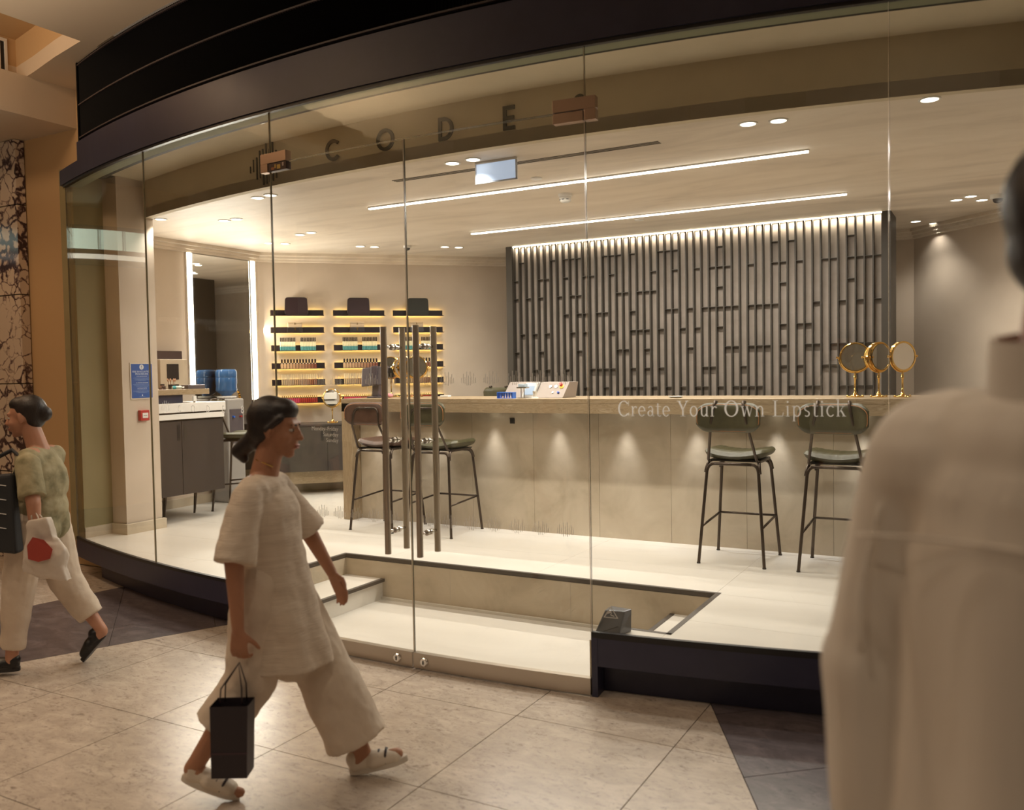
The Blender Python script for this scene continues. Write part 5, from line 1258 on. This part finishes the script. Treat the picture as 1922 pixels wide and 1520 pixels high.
# --- person at the far left with an olive shirt and a white bag, walking left
p2 = local_origin(4.90, -2.652)
sk2 = skin('skin_rosy', (.50, .25, .16))
lm = thing('person', 'walking person in olive shirt and cream trousers, with white and black bags', 'person', p2, None, YAW)
b = MB(); HM = head(b, Vector((-.055, 0, 1.415)), .98, pi+radians(6), radians(4))
capsule(b, (-.03, 0, 1.36), (.015, 0, 1.22), .050, .057); capsule(b, (.02, -.11, 1.19), (.02, .11, 1.19), .062, .062); ell(b, (.015, 0, 1.08), (.108, .155, .15)); ell(b, (.01, 0, .95), (.10, .135, .12)); ell(b, (.0, 0, .84), (.11, .155, .11))
na = [(.045, -.175, 1.17), (.105, -.245, .965), (.115, -.25, .760)]; fb = [(.0, .17, 1.17), (-.09, .22, .95), (-.18, .20, .80)]
for A in (na, fb): capsule(b, A[0], A[1], .047, .037); capsule(b, A[1], A[2], .037, .023)
hand(b, na[2], (0, 0, -1), (-.1, 1, 0), (-1, 0, 0), .9, .92); hand(b, fb[2], (-.4, 0, -.9), (.4, -1, 0), (-.7, 0, .2), .4, .92)
nl = [(-.01, -.085, .83), (-.075, -.10, .46), (-.125, -.10, .105)]; fl_ = [(.01, .085, .83), (.085, .09, .48), (.265, .09, .215)]
for A in (nl, fl_): capsule(b, A[0], A[1], .085, .055); capsule(b, A[1], A[2], .055, .033)
capsule(b, nl[2], (-.12, -.10, .07), .034, .034); capsule(b, (-.12, -.10, .06), (-.245, -.10, .045), .034, .024)
capsule(b, fl_[2], (.285, .09, .185), .033, .032); capsule(b, (.285, .09, .175), (.205, .09, .07), .032, .026)
solid(b, 'body', sk2, lm, .0065, 3); eyes(HM, lm)
h = MB(); ell(h, hx(-.028, 0, .042), (.090, .080, .084)); ell(h, hx(.012, 0, .072), (.066, .064, .046)); ell(h, hx(-.055, 0, -.005), (.050, .068, .066)); ell(h, hx(-.10, 0, .01), (.045, .045, .045)); solid(h, 'hair', hairm, lm, .008, 4)
olive = mottled('olive_print_shirt', [(.35, (.20, .18, .10)), (.5, (.34, .30, .18)), (.65, (.42, .37, .24))], 9, 3, .85, bump=.2)
t = MB(); capsule(t, (.02, -.13, 1.185), (.02, .13, 1.185), .068, .068); ell(t, (.01, 0, 1.19), (.085, .15, .055)); ell(t, (.015, 0, 1.05), (.135, .180, .18)); ell(t, (.01, 0, .90), (.135, .175, .16)); capsule(t, (.01, -.05, .9), (.01, -.05, .80), .12, .125); capsule(t, (.01, .05, .9), (.01, .05, .80), .12, .125)
for A in (na, fb): e = Vector(A[0])+(Vector(A[1])-Vector(A[0]))*.85; ell(t, A[0], (.064, .062, .062)); t.tube([A[0], e], [.062, .070], 24)
solid(t, 'shirt', olive, lm, .009, 3, .5, .02)
t = MB(); leg_cloth(nl, .112, .085, .062, .88); leg_cloth(fl_, .112, .090, .072, .80); solid(t, 'trousers', cloth1b, lm, .009, 3, .5, .018)
blk_sh = mat('black_shoe', (.012, .011, .012), .35); blk_so = mat('black_sole', (.02, .018, .018), .5)
s_ = sneaker((-.085, -.10, .026), (-.315, -.10, .026), 0, lm, blk_sh, blk_so, None, .046)
s_ = sneaker((.305, .09, .150), (.175, .09, .005), 0, lm, blk_sh, blk_so, None, .040)
lmM = Matrix.Translation(p2) @ Matrix.Rotation(YAW, 4, 'Z')
bb = thing('shoulder_bag', 'black bag with thin pale stripes at the side of the far left walker', 'bag', lmM @ Vector((-.105, -.235, .70)), None, YAW)
MB().add([(-.15, -.035, .03), (.13, -.05, 0), (.13, .04, 0), (-.15, .03, .03), (-.16, -.02, .40), (.105, -.025, .43), (.105, .03, .43), (-.16, .03, .40)],
         [(0, 3, 2, 1), (4, 5, 6, 7), (0, 1, 5, 4), (1, 2, 6, 5), (2, 3, 7, 6), (3, 0, 4, 7)]).build('body', mat('black_canvas', (.022, .024, .028), .7), bb, bevel=.02, segs=3)
for k in range(4):
    z = .14+k*.075; yy = -.0465+(.026)*(z/.43)*1.0
    MB().tube([(-.12, -.033+z*.03-.004, z+.03), (.08, -.047+z*.055-.004, z)], .0022, 5).build('stripe', vinyl_w, bb)
MB().tube([(-.10, .0, .42), (-.03, .06, .50), (.06, .075, .545), (.12, .06, .50), (.10, .02, .42)], .012, 8).build('strap', mat('black_canvas', (.022, .024, .028), .7), bb, smooth=True)
wb = thing('white_bag', 'white carrier bag with red patch carried by the far left walker', 'bag', lmM @ Vector((.165, -.262, .585)), None, YAW)
wbm = mat('white_bag_plastic', (.62, .55, .48), .45)
b = MB().add([(-.11, -.035, .02), (.13, -.035, -.03), (.13, .035, -.03), (-.11, .035, .02), (-.075, -.03, .30), (.03, -.03, .31), (.03, .03, .31), (-.075, .03, .30)], [(0, 3, 2, 1), (4, 5, 6, 7), (0, 1, 5, 4), (1, 2, 6, 5), (2, 3, 7, 6), (3, 0, 4, 7)])
ell(b, (.01, 0, .10), (.12, .055, .12)); wbo = solid(b, 'body', wbm, wb, .007, 6, .5, .03)
v, f = [(-.055, .10), (.0, .085), (.06, .10), (.075, .15), (.03, .20), (-.03, .215), (-.06, .17)], [(0, 1, 2, 3, 4, 5, 6)]
def mpb(x, z, dd): return (x, -.066+.8*((x-.01)**2+(z-.12)**2)-dd, z)
extrude2(v, f, mpb, .001, 'red_patch', mat('red_print', (.36, .05, .035), .6), wbo)
for y in (-.02, .02): MB().tube([(-.05, y, .27), (-.055, y*.8, .32), (-.045, 0, .345), (-.02, y*.8, .31), (-.01, y, .26)], .004, 6).build('handle', wbm, wb, smooth=True)

# --- tall person in a pale beige robe passing close by at the right
p3 = local_origin(1.05, .675)
rm = thing('person', 'tall person in pale beige robe close by at the right edge', 'person', p3, None, YAW+radians(32))
sk3 = skin('skin_brown', (.36, .14, .07))
b = MB(); HM = head(b, Vector((.03, 0, 1.765)), 1.06, 0, 0)
capsule(b, (.01, 0, 1.69), (-.015, 0, 1.53), .062, .068); capsule(b, (-.02, -.12, 1.485), (-.02, .12, 1.485), .065, .065); ell(b, (-.01, 0, 1.35), (.105, .155, .17)); ell(b, (0, 0, 1.18), (.10, .14, .14)); ell(b, (-.01, 0, 1.03), (.11, .15, .13))
na = [(-.03, -.18, 1.48), (-.05, -.235, 1.20), (.02, -.235, .96)]; fb = [(-.03, .18, 1.48), (-.05, .24, 1.20), (-.02, .235, .95)]
for A in (na, fb): capsule(b, A[0], A[1], .048, .040); capsule(b, A[1], A[2], .040, .027)
hand(b, na[2], (.2, 0, -1), (0, 1, 0), (1, 0, 0), .45, 1.05); hand(b, fb[2], (-.05, 0, -1), (0, -1, 0), (1, 0, 0), .45, 1.05)
nl = [(0, -.10, 1.0), (.10, -.10, .56), (.16, -.10, .09)]; fl_ = [(0, .10, 1.0), (-.02, .10, .54), (-.20, .10, .14)]
for A in (nl, fl_): capsule(b, A[0], A[1], .095, .062); capsule(b, A[1], A[2], .062, .038); capsule(b, A[2], Vector(A[2])+Vector((.15, 0, -.05)), .036, .026)
solid(b, 'body', sk3, rm, .008, 3); eyes(HM, rm)
h = MB(); ell(h, hx(-.028, 0, .042), (.093, .082, .088)); ell(h, hx(.012, 0, .074), (.068, .066, .046)); ell(h, hx(-.055, 0, -.01), (.052, .068, .066)); solid(h, 'hair', hairm, rm, .008, 4)
robe = mottled('beige_robe', [(.3, (.68, .62, .54)), (.7, (.76, .70, .62))], 1.1, 4, .85, stretch=(9, 9, .7), bump=.9, bscale=1.6)
t = MB(); capsule(t, (-.02, -.15, 1.490), (-.02, .15, 1.490), .100, .100); ell(t, (-.015, 0, 1.515), (.125, .175, .090)); t.tube([(-.012, 0, 1.50), (-.006, 0, 1.60)], [.085, .076], 24)
ell(t, (-.015, 0, 1.46), (.135, .20, .10))
ovaltube(t, [(-.012, 0, 1.47), (-.012, 0, 1.36), (-.01, 0, 1.22), (-.005, 0, 1.05), (0, 0, .80), (0, 0, .55), (0, 0, .22)], [.135, .142, .146, .155, .180, .210, .245], [.185, .195, .198, .205, .225, .245, .265], 8, .10, 64)
for A in (na, fb): capsule(t, A[0], A[1], .076, .072); capsule(t, A[1], Vector(A[1])+(Vector(A[2])-Vector(A[1]))*.85, .078, .080)
rob = solid(t, 'robe', robe, rm, .010, 3, .5, .012)
sp = [(-.158, y, 1.415-.35*y*y) for y in [-.19+.38*k/16 for k in range(17)]]
MB().tube(sp, .0028, 6).build('yoke_seam', robe, rob, smooth=True)
for sg in (-1, 1): MB().tube([(-.135+.02*cos(a), sg*(.185+.012*sin(a)), 1.44-.19*k/8) for k, a in enumerate([pi*k/8 for k in range(9)])], .003, 6).build('sleeve_seam', robe, rob, smooth=True)
cl = MB(); n = 36; v = []; f = []
for r_, z in ((.098, 1.575), (.094, 1.655), (.086, 1.655), (.088, 1.575)): v += [(-.004+r_*cos(2*pi*k/n), r_*.98*sin(2*pi*k/n), z+.012*cos(2*pi*k/n)) for k in range(n)]
for i in range(4):
    for k in range(n): f.append((i*n+k, i*n+(k+1) % n, ((i+1) % 4)*n+(k+1) % n, ((i+1) % 4)*n+k))
cl.add(v, f).build('collar', mottled('robe_collar', [(.3, (.66, .61, .54)), (.7, (.74, .69, .62))], 3, 4, .85), rm, smooth='auto')
for y, x in ((-.10, .13), (.10, -.23)): sneaker((x, y, .01), (x+.27, y, .01), 0, rm, mat('brown_sandal', (.10, .05, .03), .5), blk_so, None, .05)
